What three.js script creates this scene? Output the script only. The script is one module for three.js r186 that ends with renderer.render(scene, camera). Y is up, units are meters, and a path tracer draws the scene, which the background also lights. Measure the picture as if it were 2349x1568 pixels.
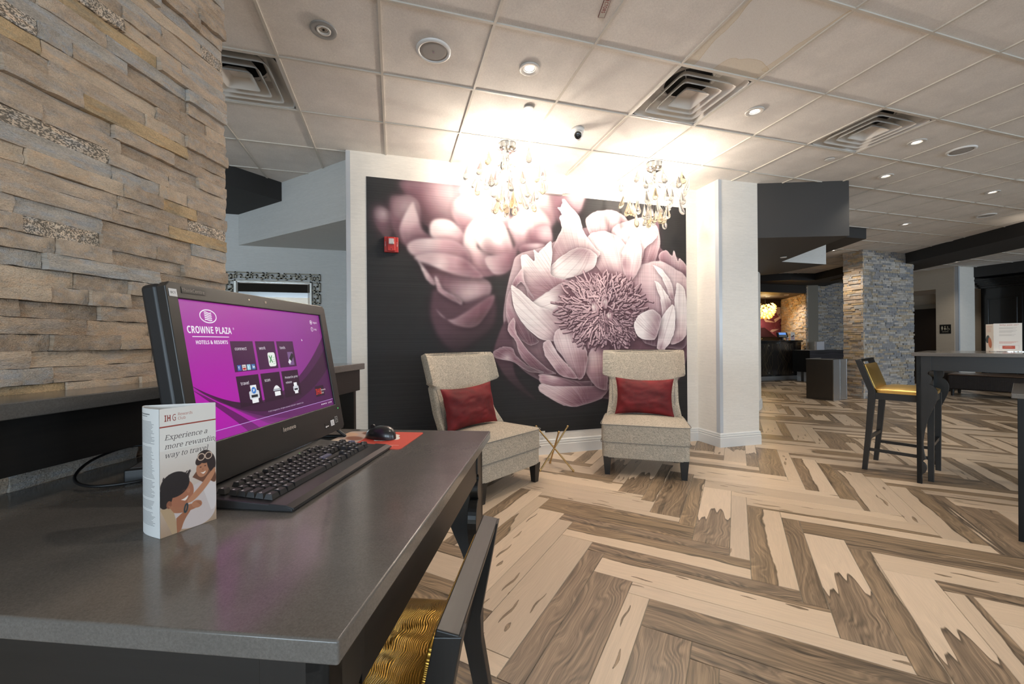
import * as THREE from 'three';
import { RoundedBoxGeometry } from 'three/addons/geometries/RoundedBoxGeometry.js';
import { mergeGeometries, mergeVertices, toCreasedNormals } from 'three/addons/utils/BufferGeometryUtils.js';
import { RectAreaLightUniformsLib } from 'three/addons/lights/RectAreaLightUniformsLib.js';

// ---------------------------------------------------------------- camera, light, exposure
// World axes follow the ceiling grid: x to the right along the mural wall, z towards the viewer, y up, metres.
const scene = new THREE.Scene();
scene.background = new THREE.Color(0.02, 0.022, 0.025);
const camera = new THREE.PerspectiveCamera(2 * Math.atan(784 / 932.6) * 180 / Math.PI, 2349 / 1568, 0.02, 60);
camera.position.set(0, 1.17, 0);
camera.rotation.order = 'YXZ';
camera.rotation.set(0, -0.2820, -0.0081);
const renderer = new THREE.WebGLRenderer({ antialias: true });
renderer.toneMapping = THREE.LinearToneMapping;
renderer.toneMappingExposure = 1.0;
renderer.shadowMap.enabled = true;
renderer.shadowMap.type = THREE.PCFSoftShadowMap;
RectAreaLightUniformsLib.init();
const CEIL = 2.928, TILE = 0.6096;
const WINDOW_LIGHT = 1.0, CHANDELIER_LIGHT = 0.80, DOWNLIGHT = 3.2;
const DAY = new THREE.Color(0.68, 0.85, 1.0), WARM = new THREE.Color(1.0, 0.88, 0.73), HALOGEN = new THREE.Color(1.0, 0.90, 0.77);

// ---------------------------------------------------------------- helpers
let seed = 12345;
const rnd = () => { seed = (seed + 0x6D2B79F5) | 0; let t = Math.imul(seed ^ (seed >>> 15), 1 | seed); t = (t + Math.imul(t ^ (t >>> 7), 61 | t)) ^ t; return ((t ^ (t >>> 14)) >>> 0) / 4294967296; };
const reseed = (s) => { seed = s; };
const rr = (a, b) => a + (b - a) * rnd();
const clamp = (x, a = 0, b = 1) => Math.min(b, Math.max(a, x));
const lerp = (a, b, t) => a + (b - a) * t;
const smooth = (a, b, x) => { const t = clamp((x - a) / (b - a)); return t * t * (3 - 2 * t); };
const hash2 = (x, y) => { let h = Math.imul(x | 0, 374761393) + Math.imul(y | 0, 668265263) | 0; h = Math.imul(h ^ (h >>> 13), 1274126177); return ((h ^ (h >>> 16)) >>> 0) / 4294967296; };
const vnoise = (x, y) => { const ix = Math.floor(x), iy = Math.floor(y), fx = x - ix, fy = y - iy, u = fx * fx * (3 - 2 * fx), v = fy * fy * (3 - 2 * fy); return lerp(lerp(hash2(ix, iy), hash2(ix + 1, iy), u), lerp(hash2(ix, iy + 1), hash2(ix + 1, iy + 1), u), v); };
const fbm = (x, y, o = 4) => { let s = 0, a = 0.5, n = 0; for (let i = 0; i < o; i++) { s += a * vnoise(x, y); n += a; x = x * 2.03 + 17.1; y = y * 2.03 + 5.7; a *= 0.5; } return s / n; };
const used = {};
const numbered = (n) => { used[n] = (used[n] ?? -1) + 1; return used[n] ? n + '_' + String(used[n]).padStart(3, '0') : n; };
const shade = (m) => { m.castShadow = true; m.receiveShadow = true; return m; };
function part(name, geo, mat, parent) { const o = shade(new THREE.Mesh(geo, mat)); o.name = parent ? name : numbered(name); (parent ?? scene).add(o); return o; }
function tag(o, label, category, group) { Object.assign(o.userData, { label, category }); if (group) o.userData.group = group; return o; }
function thing(name, label, category, [x, y, z] = [0, 0, 0], turn = 0, group) { const o = new THREE.Group(); o.name = numbered(name); o.position.set(x, y, z); o.rotation.y = turn; scene.add(o); return tag(o, label, category, group); }
function struct(name, geo, mat, parent) { const o = part(name, geo, mat, parent); o.userData.kind = 'structure'; return o; }
function structGroup(name, pos = [0, 0, 0], turn = 0) { const o = new THREE.Group(); o.name = numbered(name); o.position.set(...pos); o.rotation.y = turn; o.userData.kind = 'structure'; scene.add(o); return o; }
function dup(root, pos, turn, label, group) { const c = root.clone(); c.name = numbered(root.name.replace(/_\d+$/, '')); c.userData = { ...root.userData }; scene.add(c); c.position.set(...pos); if (turn !== undefined) c.rotation.y = turn; if (label) c.userData.label = label; if (group) c.userData.group = group; return c; }
const flat = (g) => { const n = g.index ? g.toNonIndexed() : g; for (const k of Object.keys(n.attributes)) if (!['position', 'normal', 'uv'].includes(k)) n.deleteAttribute(k); if (!n.attributes.uv) n.setAttribute('uv', new THREE.BufferAttribute(new Float32Array(n.attributes.position.count * 2), 2)); n.groups = []; return n; };
const merge = (...l) => mergeGeometries(l.flat().map(flat));
// uv in metres from the side that a face turns to
function metres(g, s = 1, ox = 0, oy = 0) {
  g = g.index ? g.toNonIndexed() : g; g.computeVertexNormals === undefined || (g.attributes.normal ?? g.computeVertexNormals());
  const p = g.attributes.position, n = g.attributes.normal, uv = new Float32Array(p.count * 2);
  for (let i = 0; i < p.count; i++) {
    const ax = Math.abs(n.getX(i)), ay = Math.abs(n.getY(i)), az = Math.abs(n.getZ(i)), x = p.getX(i), y = p.getY(i), z = p.getZ(i);
    const [u, v] = ay >= ax && ay >= az ? [x, z] : ax > az ? [z, y] : [x, y];
    uv[i * 2] = u * s + ox; uv[i * 2 + 1] = v * s + oy;
  }
  return g.setAttribute('uv', new THREE.BufferAttribute(uv, 2));
}
const bx = (w, h, d, x = 0, y = 0, z = 0, r = 0) => (r ? new RoundedBoxGeometry(w, h, d, 2, r) : new THREE.BoxGeometry(w, h, d)).translate(x, y, z);
const box = (x0, x1, y0, y1, z0, z1, r = 0) => bx(x1 - x0, y1 - y0, z1 - z0, (x0 + x1) / 2, (y0 + y1) / 2, (z0 + z1) / 2, r);
const cyl = (r0, r1, h, x = 0, y = 0, z = 0, n = 24) => new THREE.CylinderGeometry(r0, r1, h, n).translate(x, y, z);
const ball = (r, x = 0, y = 0, z = 0, n = 16) => new THREE.SphereGeometry(r, n, Math.ceil(n * 0.6)).translate(x, y, z);
const V = (x, y, z) => new THREE.Vector3(x, y, z);
const tube = (pts, r, n = 24, k = 8) => new THREE.TubeGeometry(new THREE.CatmullRomCurve3(pts.map((p) => V(...p))), n, r, k);
function bar(a, b, r0, r1 = r0, k = 10) { const A = V(...a), B = V(...b), d = B.clone().sub(A), g = new THREE.CylinderGeometry(r1, r0, d.length(), k); g.applyQuaternion(new THREE.Quaternion().setFromUnitVectors(V(0, 1, 0), d.clone().normalize())); return g.translate(...A.add(B).multiplyScalar(0.5).toArray()); }
// upright prism over a plan polygon [[x, z], ...]
function prism(plan, y0, y1) { const s = new THREE.Shape(plan.map(([x, z]) => new THREE.Vector2(x, -z))); return new THREE.ExtrudeGeometry(s, { depth: y1 - y0, bevelEnabled: false }).rotateX(-Math.PI / 2).translate(0, y0, 0); }
const outline = (pts, depth, bevel = 0, curve = 12) => new THREE.ExtrudeGeometry(pts instanceof THREE.Shape ? pts : new THREE.Shape(pts.map(([x, y]) => new THREE.Vector2(x, y))), { depth: depth - 2 * bevel, bevelEnabled: bevel > 0, bevelSize: bevel, bevelThickness: bevel, bevelOffset: -bevel, bevelSegments: 2, curveSegments: curve }).translate(0, 0, bevel);
const lathe = (pts, n = 32) => new THREE.LatheGeometry(pts.map(([x, y]) => new THREE.Vector2(x, y)), n);
// a closed skin over a grid of points: f(u, v) -> [x, y, z], wraps in u when asked
function skin(nu, nv, f, closeU = false) {
  const pos = [], uv = [], idx = [];
  for (let j = 0; j <= nv; j++) for (let i = 0; i <= nu; i++) { const p = f(i / nu, j / nv); pos.push(p[0], p[1], p[2]); uv.push(p[3] ?? i / nu, p[4] ?? j / nv); }
  for (let j = 0; j < nv; j++) for (let i = 0; i < nu; i++) { const a = j * (nu + 1) + i, b = a + 1, c = a + nu + 1, d = c + 1; idx.push(a, b, d, a, d, c); }
  const g = new THREE.BufferGeometry(); g.setAttribute('position', new THREE.Float32BufferAttribute(pos, 3)); g.setAttribute('uv', new THREE.Float32BufferAttribute(uv, 2)); g.setIndex(idx);
  if (closeU) { const m = g.clone(); m.deleteAttribute('uv'); const w = mergeVertices(m, 1e-5); w.computeVertexNormals(); g.computeVertexNormals(); }
  g.computeVertexNormals(); return g;
}
const lin = (r, g, b) => new THREE.Color().setRGB(r, g, b);
// computed texture: f(u, v) -> [r, g, b] in 0..1 (sRGB when colour)
function tex(w, h, f, colour = true, rep = [1, 1]) {
  const d = new Uint8Array(w * h * 4);
  for (let j = 0; j < h; j++) for (let i = 0; i < w; i++) { const c = f((i + 0.5) / w, (j + 0.5) / h, i, j), k = (j * w + i) * 4; const [r, g, b] = Array.isArray(c) ? c : [c, c, c]; d[k] = clamp(r) * 255; d[k + 1] = clamp(g) * 255; d[k + 2] = clamp(b) * 255; d[k + 3] = 255; }
  return finish(new THREE.DataTexture(d, w, h), colour, rep);
}
function finish(t, colour, rep) { t.wrapS = t.wrapT = THREE.RepeatWrapping; t.magFilter = THREE.LinearFilter; t.minFilter = THREE.LinearMipmapLinearFilter; t.generateMipmaps = true; if (colour) t.colorSpace = THREE.SRGBColorSpace; t.repeat.set(...rep); t.needsUpdate = true; return t; }
function canvasTex(w, h, draw) { const c = document.createElement('canvas'); c.width = w; c.height = h; draw(c.getContext('2d'), w, h, c); const t = new THREE.CanvasTexture(c); t.colorSpace = THREE.SRGBColorSpace; t.magFilter = THREE.LinearFilter; return t; }
const std = (o) => new THREE.MeshStandardMaterial(o);
const phys = (o) => new THREE.MeshPhysicalMaterial(o);
// noise that repeats after one tile
const tnoise = (u, v, fx, fy, s = 0) => { const x = u * fx, y = v * fy, ix = Math.floor(x), iy = Math.floor(y), a = x - ix, b = y - iy, p = a * a * (3 - 2 * a), q = b * b * (3 - 2 * b), H = (i, j) => hash2(((i % fx) + fx) % fx + s * 131, ((j % fy) + fy) % fy + s * 17); return lerp(lerp(H(ix, iy), H(ix + 1, iy), p), lerp(H(ix, iy + 1), H(ix + 1, iy + 1), p), q); };
const tfbm = (u, v, fx, fy, o = 4, s = 0) => { let t = 0, a = 0.5, n = 0; for (let i = 0; i < o; i++) { t += a * tnoise(u, v, fx << i, fy << i, s + i); n += a; a *= 0.5; } return t / n; };

// ---------------------------------------------------------------- materials
const grasscloth = (r, g, b, s) => tex(512, 512, (u, v) => { const k = 0.62 * (tnoise(u, v, 6, 256, s) - 0.5) + 0.5 * (tnoise(u, v, 24, 128, s + 3) - 0.5) + 0.35 * (tnoise(u, v, 128, 256, s + 5) - 0.5); const q = 1 + 0.055 * k; return [r * q, g * q, b * q]; }, true, [1.4, 1.4]);
const wallBump = tex(512, 512, (u, v) => 0.5 + 0.5 * (tnoise(u, v, 8, 256, 9) - 0.5) + 0.3 * (tnoise(u, v, 64, 256, 4) - 0.5), false, [1.4, 1.4]);
const M = {};
M.wall = std({ map: grasscloth(0.90, 0.875, 0.84, 1), bumpMap: wallBump, bumpScale: 0.0006, roughness: 0.75 });
M.wallGrey = std({ map: grasscloth(0.80, 0.80, 0.79, 2), bumpMap: wallBump, bumpScale: 0.0006, roughness: 0.75 });
M.wallBeige = std({ map: grasscloth(0.76, 0.71, 0.64, 3), bumpMap: wallBump, bumpScale: 0.0006, roughness: 0.8 });
M.darkPaint = std({ color: lin(0.040, 0.037, 0.035), roughness: 0.62 });
M.darkSoffit = std({ color: lin(0.024, 0.022, 0.021), roughness: 0.7 });
M.trim = std({ color: lin(0.72, 0.71, 0.69), roughness: 0.35 });
M.guard = std({ color: lin(0.50, 0.52, 0.55), roughness: 0.25 });
M.plaster = std({ color: lin(0.45, 0.44, 0.42), roughness: 0.9 });
const tileGrain = tex(512, 512, (u, v) => { const k = tnoise(u, v, 256, 256, 2) * 0.6 + tnoise(u, v, 96, 96, 5) * 0.4 - 0.5, c = 1 + 0.10 * k + 0.04 * (tnoise(u, v, 8, 8, 7) - 0.5); return [0.885 * c, 0.865 * c, 0.845 * c]; }, true, [1.64, 1.64]);
M.ceilingTile = std({ map: tileGrain, roughness: 0.95 });
M.gridBar = std({ color: lin(0.60, 0.56, 0.50), roughness: 0.5 });
M.gridBarSide = M.gridBar;
M.whiteMetal = std({ color: lin(0.66, 0.63, 0.59), roughness: 0.38 });
M.whitePlastic = std({ color: lin(0.78, 0.77, 0.75), roughness: 0.35 });
M.speakerCloth = std({ color: lin(0.36, 0.345, 0.33), roughness: 0.8 });
M.black = std({ color: lin(0.006, 0.006, 0.006), roughness: 0.6 });
const blackGrain = tex(512, 512, (u, v) => { const k = tnoise(u, v, 4, 200, 1) * 0.6 + tnoise(u, v, 12, 400, 2) * 0.4, c = 0.060 + 0.040 * k; return [c * 1.05, c * 0.98, c * 0.93]; }, true, [1, 1]);
M.blackWood = phys({ map: blackGrain, roughness: 0.46, clearcoat: 0.22, clearcoatRoughness: 0.25 });
M.blackWoodV = phys({ map: (() => { const t = blackGrain.clone(); t.rotation = Math.PI / 2; return t; })(), roughness: 0.46, clearcoat: 0.22, clearcoatRoughness: 0.25 });
const quartz = tex(1024, 1024, (u, v) => { const a = tnoise(u, v, 512, 512, 1), b = tnoise(u, v, 220, 220, 2), k = 0.5 * a + 0.5 * b + 0.25 * (tnoise(u, v, 12, 12, 5) - 0.5); let c = 0.39 + 0.075 * (k - 0.5); if (a > 0.985) c += 0.12; if (b < 0.02) c -= 0.06; return [c * 1.02, c * 0.975, c * 0.93]; }, true, [2.2, 2.2]);
M.quartz = phys({ map: quartz, roughness: 0.15, specularIntensity: 1.0 });
const brushed = tex(256, 256, (u, v) => 0.5 + 0.5 * (tnoise(u, v, 128, 4, 1) - 0.5), false, [3, 1]);
M.steel = std({ color: lin(0.60, 0.61, 0.62), metalness: 0.9, roughness: 0.36, bumpMap: brushed, bumpScale: 0.0004 });
M.steelDark = std({ color: lin(0.10, 0.085, 0.07), metalness: 0.7, roughness: 0.38 });
M.chrome = std({ color: lin(0.80, 0.79, 0.77), metalness: 1, roughness: 0.08 });
M.brass = std({ color: lin(0.50, 0.34, 0.15), metalness: 1, roughness: 0.30 });
M.paper = std({ color: lin(0.80, 0.79, 0.76), roughness: 0.6 });
M.blackPlastic = std({ color: lin(0.013, 0.013, 0.014), roughness: 0.42 });
M.blackGloss = phys({ color: lin(0.008, 0.008, 0.009), roughness: 0.18, clearcoat: 0.6, clearcoatRoughness: 0.1 });
M.cable = std({ color: lin(0.008, 0.008, 0.009), roughness: 0.45 });
M.clear = phys({ color: 0xffffff, transmission: 1, thickness: 0, roughness: 0.02, ior: 1.49 });

// ---------------------------------------------------------------- structure: floor
const planks = (() => {
  // printed porcelain planks: pale sapwood with walnut heartwood, flames, streaks and small knots; two sheets of 20 strips
  const sheet = (s) => {
    const W = 1536, H = 2040, SH = 204, PW = 768, d = new Uint8Array(W * H * 4);
    for (let k = 0; k < 20; k++) {
      const cx = (k % 2) * PW, cy = Math.floor(k / 2) * SH, kind = k % 5, q = s * 40 + k * 3.7, side = hash2(k, s) > 0.5 ? 1 : 0, knots = [];
      const warm = hash2(k + 9, s) * 0.5 + 0.5, lightTone = 0.93 + 0.12 * hash2(k, s + 5);
      if (kind === 1 || kind === 4) for (let i = 0; i < 4; i++) knots.push([hash2(i, k + s * 50), 0.12 + 0.76 * hash2(i + 7, k + s * 50), 0.025 + 0.07 * hash2(i + 3, k), 0.025 + 0.045 * hash2(i + 5, k)]);
      for (let j = 0; j < SH; j++) for (let i = 0; i < PW; i++) {
        const u = i / PW, v = j / SH, warp = fbm(u * 3 + q, v * 1.5 + q, 3) - 0.5, wv = side ? 1 - v : v;
        const jag = 0.30 * (fbm(u * 2.2 + q, 3.1 + q, 3) - 0.5) + 0.10 * (fbm(u * 9 + q, v * 7 + q, 3) - 0.5);
        let h;
        if (kind === 0) h = 0.52 + 0.9 * (fbm(u * 1.3 + q, v * 6 + q, 3) - 0.42);
        else if (kind === 1) h = -0.5 + 0.7 * fbm(u * 1.2 + q, v * 4 + q, 3);
        else if (kind === 2) h = (wv - 0.52 - jag) * 3.2 + 0.3;
        else if (kind === 3) { const tips = 0.28 * (fbm(v * 7 + q, 1.7, 2) - 0.5) + 0.16 * (vnoise(v * 3.2 + q, u * 1.2) - 0.5); h = (0.40 + tips + 0.35 * (0.5 - Math.abs(wv - 0.55)) - (side ? u : 1 - u)) * 6 + 0.3; }
        else h = (wv - 0.80 - jag * 0.7) * 4.5 + 0.3;
        for (const [kx, ky, kl, kw] of knots) { const dx = (u - kx) / kl, dy = (v - ky + 0.05 * (u - kx) * 4 + 0.02 * Math.sin(u * 40)) / kw, e = Math.abs(dx) + dy * dy * 1.4 + 0.5 * (fbm(u * 30 + q, v * 12, 2) - 0.5); if (e < 1) h = Math.max(h, 1.2 - e * 0.8); }
        const m = smooth(0.27, 0.37, h), edge = Math.exp(-Math.pow((h - 0.40) / 0.10, 2)) * m;
        const g1 = fbm(u * 2.5 + q + warp * 2.5, v * 26 + warp * 18, 4), g2 = fbm(u * 10 + q, v * 110, 2), ring = 0.5 + 0.5 * Math.sin((v * 9 + warp * 13 + u * 1.5) * 5.2), pore = hash2(i * 3 + k, j * 7 + s);
        const Lm = (0.80 + 0.05 * (g1 - 0.5) + 0.06 * (g2 - 0.5)) * lightTone + 0.015 * (pore - 0.5), light = [Lm, Lm * (0.902 - 0.012 * warm), Lm * (0.80 - 0.035 * warm)];
        const Dm = 0.495 + 0.30 * (g1 - 0.5) + 0.16 * (g2 - 0.5) + 0.10 * (ring - 0.5) * smooth(0.45, 0.7, fbm(u * 2 + q * 2, v * 2, 2)) - 0.13 * edge, dark = [Dm * (1.04 + 0.05 * warm), Dm * (0.90 + 0.02 * warm), Dm * (0.75 - 0.06 * (warm - 0.5))];
        const o = ((cy + j) * W + cx + i) * 4; for (let c = 0; c < 3; c++) d[o + c] = clamp(lerp(light[c], dark[c], m)) * 255; d[o + 3] = 255;
      }
    }
    return finish(new THREE.DataTexture(d, W, H), true, [1, 1]);
  };
  const gloss = tex(256, 256, (u, v) => { const c = 0.30 + 0.20 * tfbm(u, v, 6, 6, 3, 2); return [c, c, c]; }, false, [1, 1]);
  return [0, 1].map((s) => phys({ map: sheet(s), roughnessMap: gloss, roughness: 0.95, specularIntensity: 0.9 }));
})();
const floor = structGroup('floor');
{
  part('grout_bed', metres(box(-8.3, 17.2, -0.06, -0.003, -13.2, 5.2)), std({ color: lin(0.30, 0.27, 0.22), roughness: 0.9 }), floor);
  const L = 0.994, D = L * Math.SQRT1_2, w2 = 0.1944, w1 = 0.0972, a2 = w2 * Math.SQRT1_2, a1 = w1 * Math.SQRT1_2, P = 2 * (a1 + a2), X1 = 1.105, Z1 = -2.84, G = 0.0026, T = 0.009;
  // plank kinds read off the photograph near the camera: 0 dark, 1 pale with knots, 2 half and half, 3 flamed end, 4 pale with a dark edge
  const seen = { '1,0,0': 0, '1,0,1': 0, '1,1,0': 2, '1,1,1': 0, '1,2,0': 4, '1,2,1': 1, '1,3,0': 0, '1,3,1': 0, '1,-1,0': 1, '1,-1,1': 4, '1,-2,0': 4, '1,-2,1': 1, '2,0,0': 3, '2,0,1': 1, '2,1,0': 2, '2,1,1': 0, '2,2,0': 3, '2,2,1': 2, '2,3,0': 3, '2,3,1': 4, '2,-1,0': 0, '2,-1,1': 2, '3,2,0': 0, '3,1,1': 2, '3,1,0': 4, '3,3,0': 1, '3,3,1': 0, '3,0,1': 4, '3,0,0': 1, '3,2,1': 0, '0,1,0': 1, '0,2,0': 0, '0,2,1': 1, '0,3,0': 0, '0,3,1': 3, '0,4,0': 1, '4,3,0': 3, '4,3,1': 0, '4,2,0': 0, '4,2,1': 4, '4,4,0': 1, '4,1,0': 2, '5,4,0': 2, '5,3,1': 0 };
  const cache = {}, rest = [[], []];
  const geo = (narrow, k) => cache[narrow + ',' + k] ??= (() => {
    const w = (narrow ? w1 : w2) - G, l = L - G, c = 0.0012, s = new THREE.Shape([[-l / 2, -w / 2], [l / 2, -w / 2], [l / 2, w / 2], [-l / 2, w / 2]].map((p) => new THREE.Vector2(...p)));
    const g = new THREE.ExtrudeGeometry(s, { depth: T - c, bevelEnabled: true, bevelThickness: c, bevelSize: c, bevelOffset: -c, bevelSegments: 1 }).rotateX(-Math.PI / 2).translate(0, -T, 0), p = g.attributes.position, uv = g.attributes.uv;
    const half = narrow ? (k % 4 < 2 ? 0 : 0.5) : 0, hs = narrow ? 0.5 : 1, fx = k & 1 ? -1 : 1;
    for (let i = 0; i < p.count; i++) { const u = 0.5 + fx * p.getX(i) / L, v = half + hs * (0.5 + p.getZ(i) / (narrow ? w1 : w2)); uv.setXY(i, ((k % 20) % 2 + 0.004 + u * 0.992) / 2, (Math.floor((k % 20) / 2) + 0.01 + clamp(v) * 0.98) / 10); }
    return g;
  })();
  let n = 0;
  const inRoom = (x, z) => x > -7.8 && x < 16.6 && z > -12.6 && z < 4.6;
  const fwd = V(Math.sin(0.282), 0, -Math.cos(0.282)), rgt = V(Math.cos(0.282), 0, Math.sin(0.282));
  const list = [];
  for (let m = -13; m <= 24; m++) for (let k = -30; k <= 42; k++) for (const narrow of [0, 1]) {
    const up = ((m % 2) + 2) % 2 === 1, f = Math.floor((m - 1) / 2), w = narrow ? w1 : w2;
    let sx, sz, dx, dz, nx, nz;
    if (up) { sx = X1 + (m - 1) * D; sz = Z1 + k * P + (narrow ? 2 * a2 : 0); dx = dz = Math.SQRT1_2; nx = -Math.SQRT1_2; nz = Math.SQRT1_2; }
    else { sx = X1 + (m - 1) * D - (narrow ? a1 : a2); sz = Z1 + D + a2 + k * P + (narrow ? a2 + a1 : 0); dx = Math.SQRT1_2; dz = -Math.SQRT1_2; nx = nz = Math.SQRT1_2; }
    const cx = sx + dx * L / 2 + nx * w / 2, cz = sz + dz * L / 2 + nz * w / 2;
    if (!inRoom(cx, cz)) continue;
    const dep = cx * fwd.x + cz * fwd.z, lat = cx * rgt.x + cz * rgt.z;
    list.push({ key: [m, k, narrow].join(), up, narrow, cx, cz, turn: -Math.atan2(dz, dx), dep, view: dep > 0.3 && Math.abs(lat) < dep * 1.27 + 0.8 });
  }
  list.sort((p, q) => (q.view - p.view) || p.dep - q.dep);
  for (const p of list) {
    const r = hash2(Math.round(p.cx * 50), Math.round(p.cz * 50)), kind = seen[p.key] ?? Math.floor(r * 4.999), s = Math.floor(hash2(Math.round(p.cz * 77), 3) * 2), row = Math.floor(hash2(Math.round(p.cx * 91), 8) * 4) * 5 + kind;
    const g = geo(p.narrow, row);
    if (p.view && n < 298) { n++; const o = part('plank', g, planks[s], floor); o.position.set(p.cx, 0.0, p.cz); o.rotation.y = p.turn; }
    else rest[s].push(g.clone().rotateY(p.turn).translate(p.cx, 0, p.cz));
  }
  rest.forEach((l, s) => { if (l.length) part('far_planks', merge(l), planks[s], floor).userData.kind = 'stuff'; });
}

// ---------------------------------------------------------------- structure: ceiling
const cell = (i, j) => [(i + 0.5 - 2.103) * TILE, -(j + 0.5 + 3.575) * TILE];      // middle of a ceiling square; column i to the right, row j away
const DIFFUSERS = [[0, 1], [5, 0], [8, 0]];
const ceiling = structGroup('ceiling');
{
  part('slab', metres(box(-8.4, 17.3, CEIL + 0.25, CEIL + 0.37, -13.3, 5.3)), M.plaster, ceiling);
  const gx = (i) => (i - 2.103) * TILE, gz = (j) => -(j + 3.575) * TILE, gap = 0.003;
  const variants = [0, 1, 2, 3].map((k) => metres(box(-TILE / 2 + gap, TILE / 2 - gap, 0.005, 0.02, -TILE / 2 + gap, TILE / 2 - gap), 1, k * 0.37, k * 0.61));
  const stained = std({ roughness: 0.95, map: canvasTex(768, 768, (g, w, h) => {
    g.fillStyle = '#e0dcd7'; g.fillRect(0, 0, w, h);
    g.filter = 'blur(1px)'; g.strokeStyle = 'rgba(190,165,125,0.55)'; g.fillStyle = 'rgba(214,200,172,0.45)'; g.lineWidth = 4;
    const blob = (pts) => { g.beginPath(); g.moveTo(...pts[0]); for (let i = 1; i < pts.length; i++) g.quadraticCurveTo(...pts[i - 1], (pts[i][0] + pts[i - 1][0]) / 2, (pts[i][1] + pts[i - 1][1]) / 2); g.lineTo(...pts.at(-1)); g.fill(); g.stroke(); };
    const ragged = (n, f) => Array.from({ length: n }, (_, i) => f(i / (n - 1), i));
    blob([[0, 0], ...ragged(14, (t, i) => [90 * (1 - t * 0.7) + 34 * vnoise(i * 0.9, 2), t * 700]), [0, 720]]);
    blob([[w, 100], ...ragged(14, (t, i) => [w - 70 * (1 - t * 0.8) - 24 * vnoise(i * 0.8, 5), 100 + t * 640]), [w, h]]);
    blob([[300, 0], ...ragged(10, (t, i) => [320 + t * 440, 110 + 50 * vnoise(i * 0.9, 9) + 60 * Math.sin(t * 3)]), [w, 0]]);
    g.filter = 'none'; for (let i = 0; i < 60000; i++) { g.fillStyle = rnd() < 0.5 ? 'rgba(255,255,255,0.10)' : 'rgba(90,80,70,0.10)'; g.fillRect(rnd() * w, rnd() * h, 2, 2); }
  }) });
  const stainGeo = (() => { const g = box(-TILE / 2 + gap, TILE / 2 - gap, 0.005, 0.02, -TILE / 2 + gap, TILE / 2 - gap), p = g.attributes.position; for (let i = 0; i < p.count; i++) g.attributes.uv.setXY(i, p.getX(i) / TILE + 0.5, 0.5 - p.getZ(i) / TILE); return g; })();
  const far = []; let n = 0;
  const list = [];
  for (let i = -11; i <= 29; i++) for (let j = -13; j <= 16; j++) {
    if (DIFFUSERS.some(([a, b]) => a === i && b === j)) continue;
    const [x, z] = cell(i, j), dep = x * Math.sin(0.282) - z * Math.cos(0.282), lat = x * Math.cos(0.282) + z * Math.sin(0.282);
    list.push({ i, j, x, z, near: dep > 0.9 && Math.abs(lat) < dep * 1.3 + 0.4 && dep < 9.5 && !(z < -4.0 && x < 3.6 && x > -0.5) && !(x < -0.3 && z > -2.2) });
  }
  for (const t of list) {
    const k = Math.abs(t.i * 7 + t.j * 3) % 4;
    if (t.near && n < 295) { n++; const o = part('ceiling_tile', t.i === 5 && t.j === -1 ? stainGeo : variants[k], t.i === 5 && t.j === -1 ? stained : M.ceilingTile, ceiling); o.position.set(t.x, CEIL + (t.i === 13 && t.j === 0 ? 0.006 : 0.0), t.z); if (t.i === 13 && t.j === 0) o.rotation.set(0.012, 0, -0.02); }
    else far.push(variants[k].clone().translate(t.x, CEIL, t.z));
  }
  if (far.length) part('far_ceiling_tiles', merge(far), M.ceilingTile, ceiling).userData.kind = 'stuff';
  // narrow tee bars: runners along the rows, short tees between them
  const run = metres(box(-13.0, 13.0, 0, 0.022, -0.0075, 0.0075)), tee = metres(box(-0.0075, 0.0075, 0.0003, 0.022, -9.3, 9.3));
  for (let j = -13; j <= 17; j++) { const o = part('grid_runner', run, M.gridBar, ceiling); o.position.set(4.5, CEIL - 0.003, gz(j)); }
  for (let i = -11; i <= 30; i++) { const o = part('grid_tee', tee, M.gridBar, ceiling); o.position.set(gx(i), CEIL - 0.003, -4); }
}

// ---------------------------------------------------------------- structure: walls, soffits, trims
const wallBox = (...a) => metres(box(...a));
struct('wall_mural', wallBox(-0.41, 3.42, 0, CEIL + 0.02, -4.115, -3.975), M.wall);
struct('wall_pier_side', wallBox(3.42, 3.56, 0, CEIL + 0.02, -4.115, -3.6401), M.wall);
struct('wall_pier', metres(prism([[3.42, -3.64], [3.94, -3.625], [4.24, -4.5], [3.561, -4.5], [3.561, -3.7]], 0, CEIL + 0.02)), M.wall);
struct('wall_reception_end', metres(prism([[5.95, -5.45], [6.16, -5.62], [6.05, -5.8], [4.3, -4.9], [4.2, -4.52]], 0, 2.32)), M.wall);
struct('wall_niche_back', wallBox(-8.2, 3.6, 0, CEIL + 0.02, -5.74, -5.615), M.wallGrey);
struct('wall_niche_side', wallBox(-0.41, -0.29, 0, CEIL + 0.02, -5.61, -4.12), M.wallGrey);
struct('wall_left', wallBox(-8.2, -8.06, 0, CEIL + 0.02, -5.74, 4.64), M.wall);
struct('wall_far', wallBox(3.5, 17.2, 0, CEIL + 0.02, -12.74, -12.6), M.wallBeige);
struct('wall_far_left', wallBox(4.26, 4.4, 0, CEIL + 0.02, -12.6, -4.95), M.wallBeige);
struct('bulkhead_niche', metres(prism([[-1.79, -5.614], [-0.43, -4.19], [-0.43, -5.614]], 2.36, CEIL + 0.01)), M.wallGrey);
struct('beam_niche', metres(prism([[-1.145, -4.985], [-1.776, -5.612], [-3.35, -5.612], [-3.35, -2.92]], 2.729, CEIL + 0.008)), M.darkSoffit);
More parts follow.
